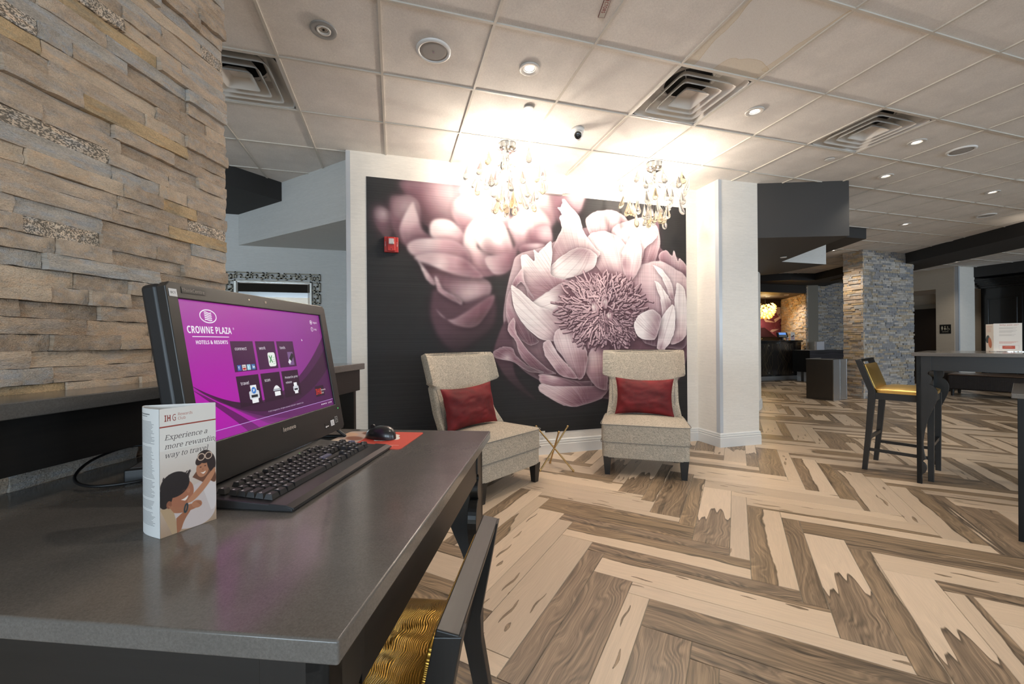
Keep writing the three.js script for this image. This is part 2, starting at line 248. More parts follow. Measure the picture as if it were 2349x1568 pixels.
// dark dropped soffit right of the pier, its lit rear bulkhead and the beams beyond
struct('soffit_dark', metres(prism([[3.94, -3.632], [4.868, -3.294], [5.497, -4.652], [6.36, -4.66], [6.42, -5.52], [6.1, -5.95], [3.95, -5.2]], 2.32, CEIL + 0.006)), M.darkPaint);
struct('bulkhead_reception', metres(box(5.50, 6.366, 2.321, CEIL + 0.004, -4.650, -4.642)), M.wallGrey);
struct('beam_middle', metres(prism([[6.5, -4.652], [7.228, -4.641], [8.3, -7.0], [7.6, -7.3]], 2.765, CEIL + 0.006)), M.darkSoffit);
struct('beam_far', metres(prism([[9.2, -8.8], [10.1, -8.28], [10.80, -8.17], [10.40, -7.1], [10.9, -6.9], [12.3, -9.0], [9.4, -10.0]], 2.75, CEIL + 0.006)), M.darkSoffit);
struct('beam_right', metres(prism([[11.2, -8.05], [7.0, 0.9], [8.05, 0.9], [12.2, -8.05]].map(([x, z]) => [x, z]), 2.723, CEIL + 0.006)), M.darkSoffit);
struct('beam_front', metres(box(-8.05, 0.4, 2.55, CEIL + 0.006, 1.0, 2.3)), M.darkSoffit);
// restroom lobby
struct('wall_restroom', merge(wallBox(13.24, 13.4, 0, CEIL + 0.01, -6.93, -6.58), wallBox(13.24, 13.4, 2.42, CEIL + 0.01, -9.4, -6.93)), M.wallBeige);
struct('wall_restroom_end', wallBox(13.24, 13.86, 0, CEIL + 0.01, -6.579, -6.50), M.wall);
struct('wall_lobby_back', wallBox(14.7, 14.85, 0, 2.5, -9.4, -6.58), M.wallBeige);
struct('wall_lobby_side', wallBox(13.24, 14.85, 0, 2.5, -9.5, -9.4), M.wallBeige);
struct('ceiling_lobby', wallBox(13.4, 14.7, 2.42, 2.5, -9.4, -6.58), M.ceilingTile);
struct('soffit_bookcase', metres(box(13.83, 17.1, 2.68, CEIL + 0.006, -6.56, 3.5)), M.darkSoffit);
struct('wall_right', wallBox(16.6, 17.2, 0, CEIL + 0.02, -6.5, 5.2), M.wallBeige);
struct('wall_library', wallBox(14.52, 14.6, 0, CEIL, -6.5, 4.5), M.wallBeige);
// baseboards: tall board with two beads, swept along the plan
function baseboard(name, path) {
  const prof = [[0, 0], [0.018, 0], [0.018, 0.098], [0.013, 0.103], [0.016, 0.112], [0.016, 0.122], [0.009, 0.127], [0.012, 0.134], [0.011, 0.144], [0.004, 0.152], [0, 0.152]], gs = [];
  for (let i = 0; i + 1 < path.length; i++) {
    const A = new THREE.Vector2(...path[i]), B = new THREE.Vector2(...path[i + 1]), d = B.clone().sub(A), len = d.length(); d.normalize();
    const nrm = (q) => new THREE.Vector2(-q.y, q.x), mitre = (q) => { const h = d.clone().add(q).normalize(), m = nrm(h); return m.multiplyScalar(1 / Math.max(0.3, m.dot(nrm(d)))); };
    const m0 = i > 0 ? mitre(A.clone().sub(new THREE.Vector2(...path[i - 1])).normalize()) : nrm(d), m1 = i + 2 < path.length ? mitre(new THREE.Vector2(...path[i + 2]).sub(B).normalize()) : nrm(d);
    const n = prof.length, pos = [], idx = [];
    for (const [P, m] of [[A, m0], [B, m1]]) for (const [o, y] of prof) pos.push(P.x + m.x * o, y, P.y + m.y * o);
    for (let k = 0; k < n; k++) { const a = k, b = (k + 1) % n; idx.push(a, n + b, b, a, n + a, n + b); }
    for (let k = 1; k < n - 1; k++) idx.push(0, k, k + 1, n, n + k + 1, n + k);
    const g = new THREE.BufferGeometry(); g.setAttribute('position', new THREE.Float32BufferAttribute(pos, 3)); g.setIndex(idx); const f = g.toNonIndexed(); f.computeVertexNormals(); gs.push(f);
  }
  return struct(name, merge(gs), M.trim);
}
baseboard('baseboard_mural', [[-0.41, -3.975], [3.42, -3.975], [3.42, -3.64], [3.94, -3.625], [4.03, -3.9]]);
baseboard('baseboard_reception', [[5.2, -4.98], [5.95, -5.45], [6.16, -5.62], [6.05, -5.8]]);
baseboard('baseboard_restroom', [[13.24, -6.93], [13.24, -6.50], [13.86, -6.50]]);
baseboard('baseboard_lobby', [[13.4, -9.4], [14.7, -9.4], [14.7, -6.58]]);
// corner guards on the two outer corners
struct('trim_corner_mural', merge(box(-0.412, -0.375, 0.152, CEIL, -3.9749, -3.972), box(-0.414, -0.411, 0.152, CEIL, -4.01, -3.972)), M.guard);
struct('trim_corner_pier', merge(box(3.415, 3.457, 0.155, CEIL, -3.6405, -3.6365), box(3.4165, 3.4195, 0.155, CEIL, -3.69, -3.637)), M.guard);
struct('trim_corner_restroom', merge(box(13.236, 13.29, 0.155, CEIL, -6.4995, -6.496), box(13.236, 13.2395, 0.155, CEIL, -6.56, -6.496)), M.guard);
// window wall behind the viewer, which gives the daylight
const GLASS = phys({ color: 0xffffff, transmission: 1, thickness: 0, roughness: 0.0 });
const DAYGLOW = std({ color: 0x000000, emissive: lin(0.80, 0.90, 1.0), emissiveIntensity: 1.0 });
const windowsX = [[-6.4, 14], [-3.4, 14], [-0.4, 6], [3.0, 2.0], [6.4, 2.0], [9.8, 11], [13.2, 13]];
{
  const W = 2.5, y0 = 0.75, y1 = 2.5, parts = [wallBox(-8.2, 17.2, 0, y0, 4.5, 4.64), wallBox(-8.2, 17.2, y1, CEIL + 0.02, 4.5, 4.64)];
  let x = -8.2; for (const [c] of windowsX) { parts.push(wallBox(x, c - W / 2, y0, y1, 4.5, 4.64)); x = c + W / 2; } parts.push(wallBox(x, 17.2, y0, y1, 4.5, 4.64));
  struct('wall_front', merge(parts), M.wall);
  windowsX.forEach(([c, I], i) => {
    const w = structGroup('window_' + (i + 1), [c, 0, 4.5]), f = 0.05;
    part('window_frame', merge(box(-W / 2, W / 2, y0, y0 + f, -0.01, 0.1), box(-W / 2, W / 2, y1 - f, y1, -0.01, 0.1), box(-W / 2, -W / 2 + f, y0 + f, y1 - f, -0.01, 0.1), box(W / 2 - f, W / 2, y0 + f, y1 - f, -0.01, 0.1), box(-0.025, 0.025, y0 + f, y1 - f, -0.005, 0.08)), M.blackWood, w);
    part('window_pane', box(-W / 2 + f, W / 2 - f, y0 + f, y1 - f, 0.07, 0.078), DAYGLOW, w);
    const l = new THREE.RectAreaLight(DAY, I * WINDOW_LIGHT, W - 0.1, y1 - y0 - 0.1); l.position.set(c, (y0 + y1) / 2, 4.47); l.lookAt(c, (y0 + y1) / 2, 0); scene.add(l);
  });
}

// ---------------------------------------------------------------- structure: split-face stone
const stoneMats = [[0.77, 0.685, 0.595, 0.10, 0], [0.72, 0.635, 0.545, 0.12, 1], [0.72, 0.68, 0.63, 0.11, 2], [0.75, 0.64, 0.49, 0.11, 3], [0.66, 0.60, 0.53, 0.20, 4], [0.80, 0.715, 0.62, 0.08, 5]].map(([r, g, b, con, s]) => {
  const height = (u, v) => 0.55 * tfbm(u, v, 24, 6, 4, s) + 0.25 * tnoise(u, v, 96, 24, s + 3) + 0.2 * tnoise(u, v, 256, 64, s + 7);
  return std({
    map: tex(512, 128, (u, v) => {
      const f = tfbm(u, v, 6, 2, 4, s + 20), sp = tnoise(u, v, 200, 50, s + 2), sp2 = tnoise(u, v, 90, 22, s + 11), cool = smooth(0.5, 0.72, tfbm(u, v, 5, 3, 3, s + 40)), rust = smooth(0.58, 0.75, tfbm(u, v, 7, 3, 3, s + 60));
      let k = 1 + con * (2.2 * (f - 0.5) + 1.4 * (sp - 0.5) + (sp2 - 0.5));
      if (s === 4) k *= 0.80 + 0.42 * smooth(0.40, 0.62, sp2);
      return [r * k * (1 - 0.055 * cool) + 0.025 * rust, g * k * (1 - 0.015 * cool), b * k * (1 + 0.045 * cool) - 0.02 * rust];
    }), bumpMap: tex(512, 128, (u, v) => height(u, v), false), bumpScale: 0.004, roughness: 0.86 });
});
const stoneCool = [[0.66, 0.63, 0.60], [0.72, 0.69, 0.66], [0.58, 0.57, 0.57], [0.68, 0.62, 0.54], [0.53, 0.53, 0.54]].map(([r, g, b], s) => std({ map: tex(512, 128, (u, v) => { const k = 1 + 0.16 * (tfbm(u, v, 8, 2, 4, s) - 0.5) * 2 + 0.08 * (tnoise(u, v, 160, 40, s) - 0.5); return [r * k, g * k, b * k]; }), bumpMap: stoneMats[s].bumpMap, bumpScale: 0.004, roughness: 0.86 }));
const stoneGeos = Array.from({ length: 10 }, (_, k) => {       // front towards +x, length along z, unit size
  const g = new THREE.BoxGeometry(1, 1, 1, 1, 3, 8), p = g.attributes.position, uv = g.attributes.uv;
  for (let i = 0; i < p.count; i++) {
    const x = p.getX(i), y = p.getY(i), z = p.getZ(i);
    if (x > 0) {
      const n = fbm(z * 3.5 + k * 7.3, y * 2.2 + k * 3.1, 3) - 0.5, e = Math.max(0, Math.abs(y) - 0.3) * 0.12 + Math.max(0, Math.abs(z) - 0.47) * 0.6;
      p.setX(i, x + n * 0.30 - e); p.setY(i, y + 0.06 * (hash2(Math.round(z * 16) + k * 40, y > 0 ? 1 : 2) - 0.5) * (Math.abs(y) > 0.4 ? 1 : 0)); p.setZ(i, z + 0.012 * (hash2(k, Math.round(y * 6)) - 0.5));
    }
    uv.setXY(i, z * 0.9 + k * 0.31, y * 0.9 + x * 0.2 + k * 0.17);
  }
  g.computeVertexNormals(); return g;
});
const E1 = [0.3779, -0.9258], E2 = [0.9258, 0.3779], TURN = -0.3876;       // along the desk edge, away from it; both set out from below the camera
const DL = (e1, e2, y = 0) => [E1[0] * e1 + E2[0] * e2, y, E1[1] * e1 + E2[1] * e2];
const ROW = 0.0386;
{
  reseed(77);
  const col = structGroup('wall_stone_column', [0, 0, 0], TURN), X = -1.196, END = -1.372, rest = {};
  part('core', box(-1.95, X - 0.026, 0, CEIL + 0.01, END + 0.02, 0.6), std({ color: lin(0.30, 0.28, 0.25), roughness: 0.9 }), col);
  for (let row = 0; row * ROW < CEIL - 0.002; row++) {
    const y0 = row * ROW, h = Math.min(ROW, CEIL - y0) - 0.0008; let z = END + rr(-0.007, 0.007), prev = -1;
    while (z < 0.55) {
      const len = Math.min(rr(0.07, 0.30), 0.6 - z), q = rnd(); let proud = q < 0.18 ? rr(0.006, 0.013) : q < 0.40 ? rr(-0.011, -0.004) : rr(-0.003, 0.004); const depth = 0.045;
      const f = rnd(), mi = f < 0.34 ? 0 : f < 0.62 ? 1 : f < 0.74 ? 2 : f < 0.79 ? 3 : f < 0.86 ? 4 : 5, gi = Math.floor(rnd() * 10);
      const near = z + len < -0.66 && y0 + h > 0.84, zc = z + len / 2;
      if (near) { const o = part('stone', stoneGeos[gi], stoneMats[mi], col); o.scale.set(depth, h, len - 0.0012); o.position.set(X + proud - depth / 2, y0 + h / 2, zc); }
      else (rest[mi] ??= []).push(stoneGeos[gi].clone().scale(depth, h, len - 0.0012).translate(X + proud - depth / 2, y0 + h / 2, zc));
      z += len; prev = mi;
    }
  }
  for (const [mi, l] of Object.entries(rest)) part('hidden_stones', merge(l), stoneMats[mi], col).userData.kind = 'stuff';
}
function stoneFace(name, A, B, y1, mats, s) {     // small stones far off: real pieces, joined by kind of stone
  reseed(s);
  const dx = B[0] - A[0], dz = B[1] - A[1], len = Math.hypot(dx, dz), wall = structGroup(name, [A[0], 0, A[1]], Math.atan2(dx, dz)), sets = {};   // local z runs from A to B, +x to the viewer
  const out = 1;
  part('core', box(-0.30, -0.03, 0, y1, 0.02, Math.max(0.1, len - 0.24)), std({ color: lin(0.25, 0.22, 0.18), roughness: 0.9 }), wall);
  for (let y = 0; y < y1 - 0.005; y += ROW) { const h = Math.min(ROW, y1 - y) - 0.002; let z = rr(-0.006, 0.004); while (z < len - 0.01) { let l = rr(0.06, 0.30); if (len - z - l < 0.05) l = len - z + rr(-0.004, 0.006); const p = rnd() < 0.3 ? rr(-0.014, -0.006) : rr(-0.004, 0.008), mi = Math.floor(rnd() * mats.length); (sets[mi] ??= []).push(metres(box(-0.035, p, y, y + h, z, z + l - 0.003), 4, rnd(), rnd())); z += l; } }
  for (const [mi, l] of Object.entries(sets)) part('stones', merge(l), mats[mi], wall).userData.kind = 'stuff';
}
const warmer = [stoneMats[0], stoneMats[1], stoneMats[2], stoneMats[3], stoneMats[5]];
stoneFace('wall_stone_pier', [10.40, -5.80], [8.86, -5.757], CEIL + 0.005, stoneCool, 5);
stoneFace('wall_stone_pier_side', [8.86, -5.757], [8.87, -6.13], CEIL + 0.005, warmer, 6);
stoneFace('wall_stone_lobby', [13.2, -9.0], [11.57, -9.0], 2.86, stoneCool, 7);
stoneFace('wall_stone_reception', [11.57, -9.0], [12.5, -10.62], 2.78, warmer, 8);

// ---------------------------------------------------------------- ledge and desk
const deskGroup = (name, label, cat, group) => thing(name, label, cat, [0, 0, 0], TURN, group);
{
  const t = deskGroup('stone_ledge', 'long dark grey quartz ledge on a black panel along the stone column', 'shelf');
  part('shelf_top', metres(box(-1.32, -1.035, 1.029, 1.0615, -2.125, 0.30, 0.003)), M.quartz, t).position.x = 0;
  part('front_panel', metres(box(-1.074, -1.052, 0.917, 1.029, -2.10, 0.30)), M.blackWood, t);
  part('end_panel', metres(box(-1.25, -1.075, 0.0, 1.029, -2.10, -2.076)), M.blackWood, t);
}
function legProfile(h) {         // scroll-cut leg board: x = width from the outer edge, y up
  const k = h / 1.03, s = new THREE.Shape(), P = (x, y) => [x, y * k];
  s.moveTo(0, 0); s.lineTo(...P(0, 1.03)); s.lineTo(...P(0.087, 1.03)); s.lineTo(...P(0.087, 0.915));
  s.quadraticCurveTo(...P(0.060, 0.905), ...P(0.066, 0.885)); s.quadraticCurveTo(...P(0.090, 0.875), ...P(0.089, 0.845)); s.quadraticCurveTo(...P(0.088, 0.82), ...P(0.075, 0.807));
  s.bezierCurveTo(...P(0.100, 0.80), ...P(0.119, 0.77), ...P(0.120, 0.725)); s.bezierCurveTo(...P(0.120, 0.66), ...P(0.085, 0.60), ...P(0.066, 0.53)); s.bezierCurveTo(...P(0.048, 0.44), ...P(0.034, 0.36), ...P(0.038, 0.30));
  s.quadraticCurveTo(...P(0.040, 0.24), ...P(0.054, 0.202)); s.quadraticCurveTo(...P(0.036, 0.195), ...P(0.034, 0.178)); s.bezierCurveTo(...P(0.060, 0.165), ...P(0.066, 0.115), ...P(0.040, 0.085)); s.quadraticCurveTo(...P(0.020, 0.07), ...P(0.030, 0.04)); s.lineTo(...P(0.030, 0)); s.closePath();
  return s;
}
const legBoard = (h, th = 0.03) => metres(outline(legProfile(h), th, 0.0015, 8));
{
  const t = deskGroup('computer_desk', 'desk with grey quartz top and glossy black scroll-cut legs beside the stone column', 'desk');
  const x0 = -1.185, x1 = -0.2345, z0 = -1.4492, z1 = -0.4147, H = 0.822, i = 0.026, a = 0.115;
  part('desktop', metres(box(x0, x1, H, 0.85, z0, z1, 0.0035)), M.quartz, t);
  part('apron', metres(box(x1 - i - 0.026, x1 - i - 0.004, H - a, H, z0 + i + 0.087, z1 - i - 0.087)), M.blackWood, t);
  part('apron', metres(box(x0 + i + 0.087, x1 - i - 0.087, H - a, H, z1 - i - 0.026, z1 - i - 0.004)), M.blackWood, t);
  part('apron', metres(box(x0 + i + 0.087, x1 - i - 0.087, H - a, H, z0 + i + 0.004, z0 + i + 0.026)), M.blackWood, t);
  part('apron', metres(box(x0 + i + 0.004, x0 + i + 0.026, H - a, H, z0 + i + 0.087, z1 - i - 0.087)), M.blackWood, t);
  const lb = legBoard(H);
  const leg = (cx, cz, sx, sz) => {      // a mitred pair of boards: one runs along z, one along x, both inwards
    const l = part('leg', merge(lb.clone().rotateY(sz > 0 ? -Math.PI / 2 : Math.PI / 2).translate(cx + (sx > 0 ? (sz > 0 ? 0.03 : 0) : (sz > 0 ? 0 : -0.03)), 0, cz), (sx > 0 ? lb.clone() : lb.clone().rotateY(Math.PI)).translate(cx, 0, cz + (sz > 0 ? (sx > 0 ? 0 : 0.03) : (sx > 0 ? -0.03 : 0)))), M.blackWoodV, t); return l;
  };
  leg(x1 - i, z0 + i, -1, 1); leg(x1 - i, z1 - i, -1, -1); leg(x0 + i, z0 + i, 1, 1); leg(x0 + i, z1 - i, 1, -1);
}

// ---------------------------------------------------------------- print and screen pictures
const SERIF = 'italic 500 ';
const screenPicture = canvasTex(1600, 880, (g, w, h) => {
  let q = g.createLinearGradient(0, 0, w, h); q.addColorStop(0, '#a84aa4'); q.addColorStop(0.25, '#a8279f'); q.addColorStop(0.55, '#97309a'); q.addColorStop(1, '#7a2f78'); g.fillStyle = q; g.fillRect(0, 0, w, h);
  q = g.createRadialGradient(w * 0.1, h * 0.75, 20, w * 0.1, h * 0.75, 700); q.addColorStop(0, 'rgba(186,20,176,0.9)'); q.addColorStop(1, 'rgba(170,30,165,0)'); g.fillStyle = q; g.fillRect(0, 0, w, h);
  const fold = (c, pts) => { g.fillStyle = c; g.beginPath(); g.moveTo(...pts[0]); for (let i = 1; i + 2 < pts.length + 1; i += 3) g.bezierCurveTo(...pts[i], ...pts[i + 1], ...pts[i + 2]); g.closePath(); g.fill(); };
  fold('rgba(75,28,75,0.95)', [[0, 520], [350, 760], [900, 840], [w, 210], [w, 500], [w, 800], [w, h], [1200, h], [900, h], [700, h], [450, 800], [200, 640], [0, 520]]);
  fold('rgba(52,24,50,0.75)', [[0, 520], [400, 770], [950, 830], [w, 330], [w, 420], [w, 480], [w, 520], [1000, 900], [400, 850], [0, 520]]);
  fold('rgba(112,42,112,0.8)', [[0, 535], [300, 720], [560, 830], [900, h], [800, h], [700, h], [640, h], [420, 780], [200, 650], [0, 535]]);
  fold('rgba(44,20,44,0.55)', [[0, 545], [200, 660], [360, 760], [520, h], [470, h], [430, h], [400, h], [300, 780], [120, 640], [0, 545]]);
  g.fillStyle = '#eef'; g.strokeStyle = '#f4f2fa'; g.lineWidth = 7; g.beginPath(); g.ellipse(222, 92, 66, 42, 0, 0, 7); g.stroke();
  g.lineWidth = 7; for (let k = 0; k < 5; k++) { g.beginPath(); const y = 68 + k * 12; g.moveTo(192, y); g.bezierCurveTo(210, y - 12, 224, y + 14, 250, y); g.stroke(); }
  g.textAlign = 'center'; g.fillStyle = '#f4f2fa'; g.font = '600 62px sans-serif'; g.save(); g.translate(222, 205); g.scale(0.78, 1); g.fillText('CROWNE PLAZA', 0, 0); g.font = '22px sans-serif'; g.fillText('\u00ae', 262, -30); g.restore(); g.fillRect(72, 224, 300, 5); g.font = 'bold 34px sans-serif'; g.save(); g.translate(222, 274); g.scale(0.86, 1); g.fillText('HOTELS & RESORTS', 0, 0); g.restore();
  g.textAlign = 'left'; const X = [372, 622, 872], Y = [255, 500], S = 225;
  const names = [['connect', 'work', 'tools'], ['travel', 'scan', 'PrinterOn print']];
  for (let r = 0; r < 2; r++) for (let c = 0; c < 3; c++) { g.fillStyle = r ? 'rgba(44,18,42,0.93)' : 'rgba(66,24,66,0.96)'; g.fillRect(X[c], Y[r], S, S - 10); g.fillStyle = '#f2f2f8'; g.font = (c === 2 && r ? 26 : 33) + 'px sans-serif'; g.fillText(names[r][c], X[c] + 34, Y[r] + 64); if (r && c === 2) g.fillText('release', X[c] + 34, Y[r] + 104); }
  const ico = [['#4064b0', 'f'], ['#efe7e4', 'You'], ['#9fd4e8', 't'], ['#3f74b0', 'in']]; ico.forEach(([c, s], i) => { const x = X[0] + 30 + i * 47; g.fillStyle = c; g.fillRect(x, Y[0] + 168, 37, 40); g.fillStyle = i === 1 ? '#222' : '#fff'; g.font = 'bold ' + (i === 1 ? 15 : 28) + 'px sans-serif'; g.fillText(s, x + (i === 1 ? 4 : 9), Y[0] + (i === 1 ? 184 : 198)); if (i === 1) { g.fillStyle = '#c03030'; g.fillRect(x + 4, Y[0] + 189, 29, 15); } });
  g.fillStyle = '#eef4ee'; g.beginPath(); g.roundRect(X[1] + 118, Y[0] + 88, 88, 110, 18); g.fill(); g.strokeStyle = '#2f8a4a'; g.lineWidth = 9; g.beginPath(); g.moveTo(X[1] + 132, Y[0] + 112); g.lineTo(X[1] + 166, Y[0] + 168); g.moveTo(X[1] + 166, Y[0] + 112); g.lineTo(X[1] + 132, Y[0] + 168); g.stroke(); g.strokeStyle = '#8fc7a0'; g.lineWidth = 3; for (let k = 0; k < 4; k++) { g.beginPath(); g.moveTo(X[1] + 170, Y[0] + 130 + k * 16); g.lineTo(X[1] + 202, Y[0] + 126 + k * 16); g.stroke(); }
  g.fillStyle = '#7a5a8c'; g.fillRect(X[2] + 122, Y[0] + 90, 74, 112); g.save(); g.translate(X[2] + 160, Y[0] + 150); g.rotate(0.75); g.fillStyle = '#26242c'; g.fillRect(-20, -52, 36, 66); g.fillStyle = '#e8e8ee'; g.fillRect(-16, 14, 28, 36); g.restore();
  const printer = (x, y, s) => { g.save(); g.translate(x, y); g.scale(s, s); g.fillStyle = '#f4f6f8'; g.fillRect(-34, -72, 68, 50); g.fillStyle = '#d8dde4'; g.beginPath(); g.roundRect(-56, -28, 112, 66, 14); g.fill(); g.fillStyle = '#20242c'; g.fillRect(-36, 4, 72, 20); g.fillStyle = '#f4f6f8'; g.fillRect(-36, 34, 72, 34); g.restore(); };
  printer(X[0] + 152, Y[1] + 140, 0.92); g.fillStyle = '#3f7fd0'; g.beginPath(); g.arc(X[0] + 152, Y[1] + 112, 24, 0, 7); g.fill(); g.strokeStyle = '#fff'; g.lineWidth = 5; g.beginPath(); g.moveTo(X[0] + 142, Y[1] + 122); g.lineTo(X[0] + 162, Y[1] + 102); g.moveTo(X[0] + 142, Y[1] + 104); g.lineTo(X[0] + 160, Y[1] + 118); g.stroke();
  g.fillStyle = '#f4f6f8'; g.beginPath(); g.moveTo(X[1] + 120, Y[1] + 130); g.quadraticCurveTo(X[1] + 160, Y[1] + 76, X[1] + 200, Y[1] + 130); g.fill(); g.fillRect(X[1] + 128, Y[1] + 150, 70, 34); g.fillStyle = '#b8c0c8'; g.fillRect(X[1] + 116, Y[1] + 132, 90, 12);
  printer(X[2] + 160, Y[1] + 152, 0.66);
  g.fillStyle = 'rgba(40,20,38,0.8)'; g.fillRect(1316, 672, 150, 96); q = g.createLinearGradient(1322, 0, 1400, 0); q.addColorStop(0, '#d8372b'); q.addColorStop(0.5, '#ef8a2a'); q.addColorStop(1, '#e8b03a'); g.fillStyle = q; g.font = 'bold 74px sans-serif'; g.save(); g.translate(1322, 750); g.scale(0.72, 1); g.fillText('IHG', 0, 0); g.restore(); g.fillStyle = '#f6e9e2'; g.font = '22px sans-serif'; g.fillText('Rewards', 1410, 722); g.fillText('Club', 1410, 748);
  g.fillStyle = '#f4f2fa'; g.font = '24px sans-serif'; g.strokeStyle = '#f4f2fa'; g.lineWidth = 4; for (const [s, y, c] of [['logout', 82, ''], ['help', 148, '?']]) { g.beginPath(); g.arc(1440, y - 8, 18, 0, 7); g.stroke(); g.fillText(s, 1474, y); if (c) g.fillText(c, 1434, y + 1); else g.fillRect(1433, y - 16, 14, 16); }
  g.beginPath(); g.moveTo(1235, 232); g.lineTo(1235, 254); g.lineTo(1249, 247); g.fill();
  g.font = '15px sans-serif'; g.fillStyle = '#d8d4e4'; g.fillText('\u00a9 2017 Uniguest Inc. All rights reserved. 0-833 HLP1 1-888-607-1230', 640, 792);
  g.fillStyle = '#c9a4e8'; g.fillRect(0, 820, w, 4); g.fillStyle = 'rgba(150,60,150,0.35)'; g.fillRect(0, 824, w, 56); g.fillStyle = '#fff'; for (let k = 0; k < 4; k++) g.fillRect(1380 + k * 26, 842, 12, 10); g.font = '18px sans-serif'; g.fillText('12:30 PM', 1494, 854);
});
const wordTex = (w, h, bg, draw) => std({ map: canvasTex(w, h, (g) => { g.fillStyle = bg; g.fillRect(0, 0, w, h); draw(g, w, h); }), roughness: 0.5 });

// ---------------------------------------------------------------- all-in-one computer
{
  const t = thing('desktop_computer', 'black all-in-one computer showing a purple start screen on the desk', 'computer', [-0.373, 0.85, -0.949], Math.PI / 2 - 0.342);   // local x along the bottom edge away from the viewer, z = the way the screen faces
  const tilt = -0.169, W = 0.611, H = 0.427, D = 0.056, y0 = 0.028, place = (g) => g.rotateX(tilt).translate(0, y0, 0);
  const sx0 = 0.0265, sx1 = 0.5760, sy0 = 0.0868, sy1 = 0.3935;
  const rim = new THREE.Shape([[0.01, 0], [W - 0.01, 0], [W, 0.01], [W, H - 0.01], [W - 0.01, H], [0.01, H], [0, H - 0.01], [0, 0.01]].map((p) => new THREE.Vector2(...p)));
  rim.holes.push(new THREE.Path([[sx0, sy0], [sx0, sy1], [sx1, sy1], [sx1, sy0]].map((p) => new THREE.Vector2(...p))));
  part('bezel', place(outline(rim, 0.02, 0.002).translate(0, 0, -0.02)), std({ color: lin(0.018, 0.016, 0.0145), roughness: 0.38 }), t);
  part('rear_shell', place(box(0.0, W, 0.0, H, -D, -0.018, 0.010)), M.blackPlastic, t);
  const scr = part('screen', place((() => { const g = new THREE.PlaneGeometry(sx1 - sx0, sy1 - sy0); return g.translate((sx0 + sx1) / 2, (sy0 + sy1) / 2, -0.006); })()), phys({ color: 0x020202, emissive: 0xffffff, emissiveMap: screenPicture, emissiveIntensity: 0.9, roughness: 0.32, specularIntensity: 0.6 }), t);
  const print = (name, w, h, x, y, draw, tw, th) => part(name, place(box(x, x + w, y, y + h, 0.0002, 0.0008)), wordTex(tw, th, '#262422', draw), t);
  print('lettering', 0.072, 0.017, 0.279, 0.053, (g, w, h) => { g.fillStyle = '#b9aca0'; g.font = 'bold 96px sans-serif'; g.save(); g.scale(0.93, 1); g.fillText('lenovo', 14, 90); g.restore(); }, 360, 112);
  print('lettering', 0.062, 0.013, 0.036, 0.406, (g, w, h) => { g.fillStyle = '#9a928a'; g.font = '70px sans-serif'; g.save(); g.scale(0.82, 1); g.fillText('ThinkCentre', 6, 66); g.restore(); }, 330, 88);
  part('sticker', place(box(0.006, 0.024, 0.396, 0.412, 0.0002, 0.001)), wordTex(96, 88, '#d8d8da', (g) => { g.fillStyle = '#555'; g.font = 'bold 36px sans-serif'; g.fillText('BC1', 14, 56); }), t);
  part('sticker', place(box(0.525, 0.546, 0.022, 0.040, 0.0002, 0.001)), wordTex(96, 88, '#e4e4e6', (g) => { g.fillStyle = '#666'; for (let k = 0; k < 4; k++) g.fillRect(14, 18 + k * 16, 68, 6); }), t);
  part('sticker', place(box(0.553, 0.572, 0.026, 0.048, 0.0002, 0.001)), wordTex(88, 100, '#3a3936', (g) => { g.strokeStyle = '#bbb'; g.lineWidth = 5; g.strokeRect(8, 8, 72, 84); g.beginPath(); g.moveTo(20, 70); g.lineTo(44, 26); g.lineTo(68, 70); g.stroke(); }), t);
  part('sticker', place(box(0.489, 0.513, 0.020, 0.037, 0.0002, 0.001)), wordTex(96, 70, '#1c1b1a', (g) => { g.fillStyle = '#ddd'; g.beginPath(); g.roundRect(10, 36, 24, 24, 8); g.fill(); g.fillRect(40, 40, 40, 12); }), t);
  for (const [x, y, r] of [[0.300, 0.411, 0.004], [0.236, 0.412, 0.0022]]) part('webcam', place(cyl(r, r, 0.002, 0, 0, 0, 16).rotateX(Math.PI / 2).translate(x, y, 0)), M.chrome, t);
  part('power_light', place(box(0.585, 0.588, 0.070, 0.073, 0, 0.001)), std({ color: 0x0a300a, emissive: lin(0.1, 1.0, 0.2), emissiveIntensity: 1.2 }), t);
  part('foot', merge(bar([0.575, 0.035, -0.02], [0.580, 0.004, 0.018], 0.005, 0.005), bar([0.580, 0.004, 0.018], [0.575, 0.005, -0.10], 0.005, 0.005)), M.blackPlastic, t);
  part('foot', merge(bar([0.035, 0.035, -0.02], [0.032, 0.004, 0.018], 0.005, 0.005), bar([0.032, 0.004, 0.018], [0.035, 0.005, -0.10], 0.005, 0.005)), M.blackPlastic, t);
  part('prop', bar([0.305, 0.26, -0.088], [0.305, 0.006, -0.17], 0.012, 0.012), M.blackPlastic, t);
  const l = new THREE.RectAreaLight(new THREE.Color(0.62, 0.16, 0.60), 0.10, sx1 - sx0, sy1 - sy0); 
  scene.updateMatrixWorld(true); t.updateMatrixWorld(true);
  const c = t.localToWorld(V(0.30, y0 + 0.24, 0.012 - 0.04)), n = t.localToWorld(V(0.30, y0 + 0.24 + 0.168, 0.972)); l.position.copy(c); l.lookAt(n); scene.add(l);
}

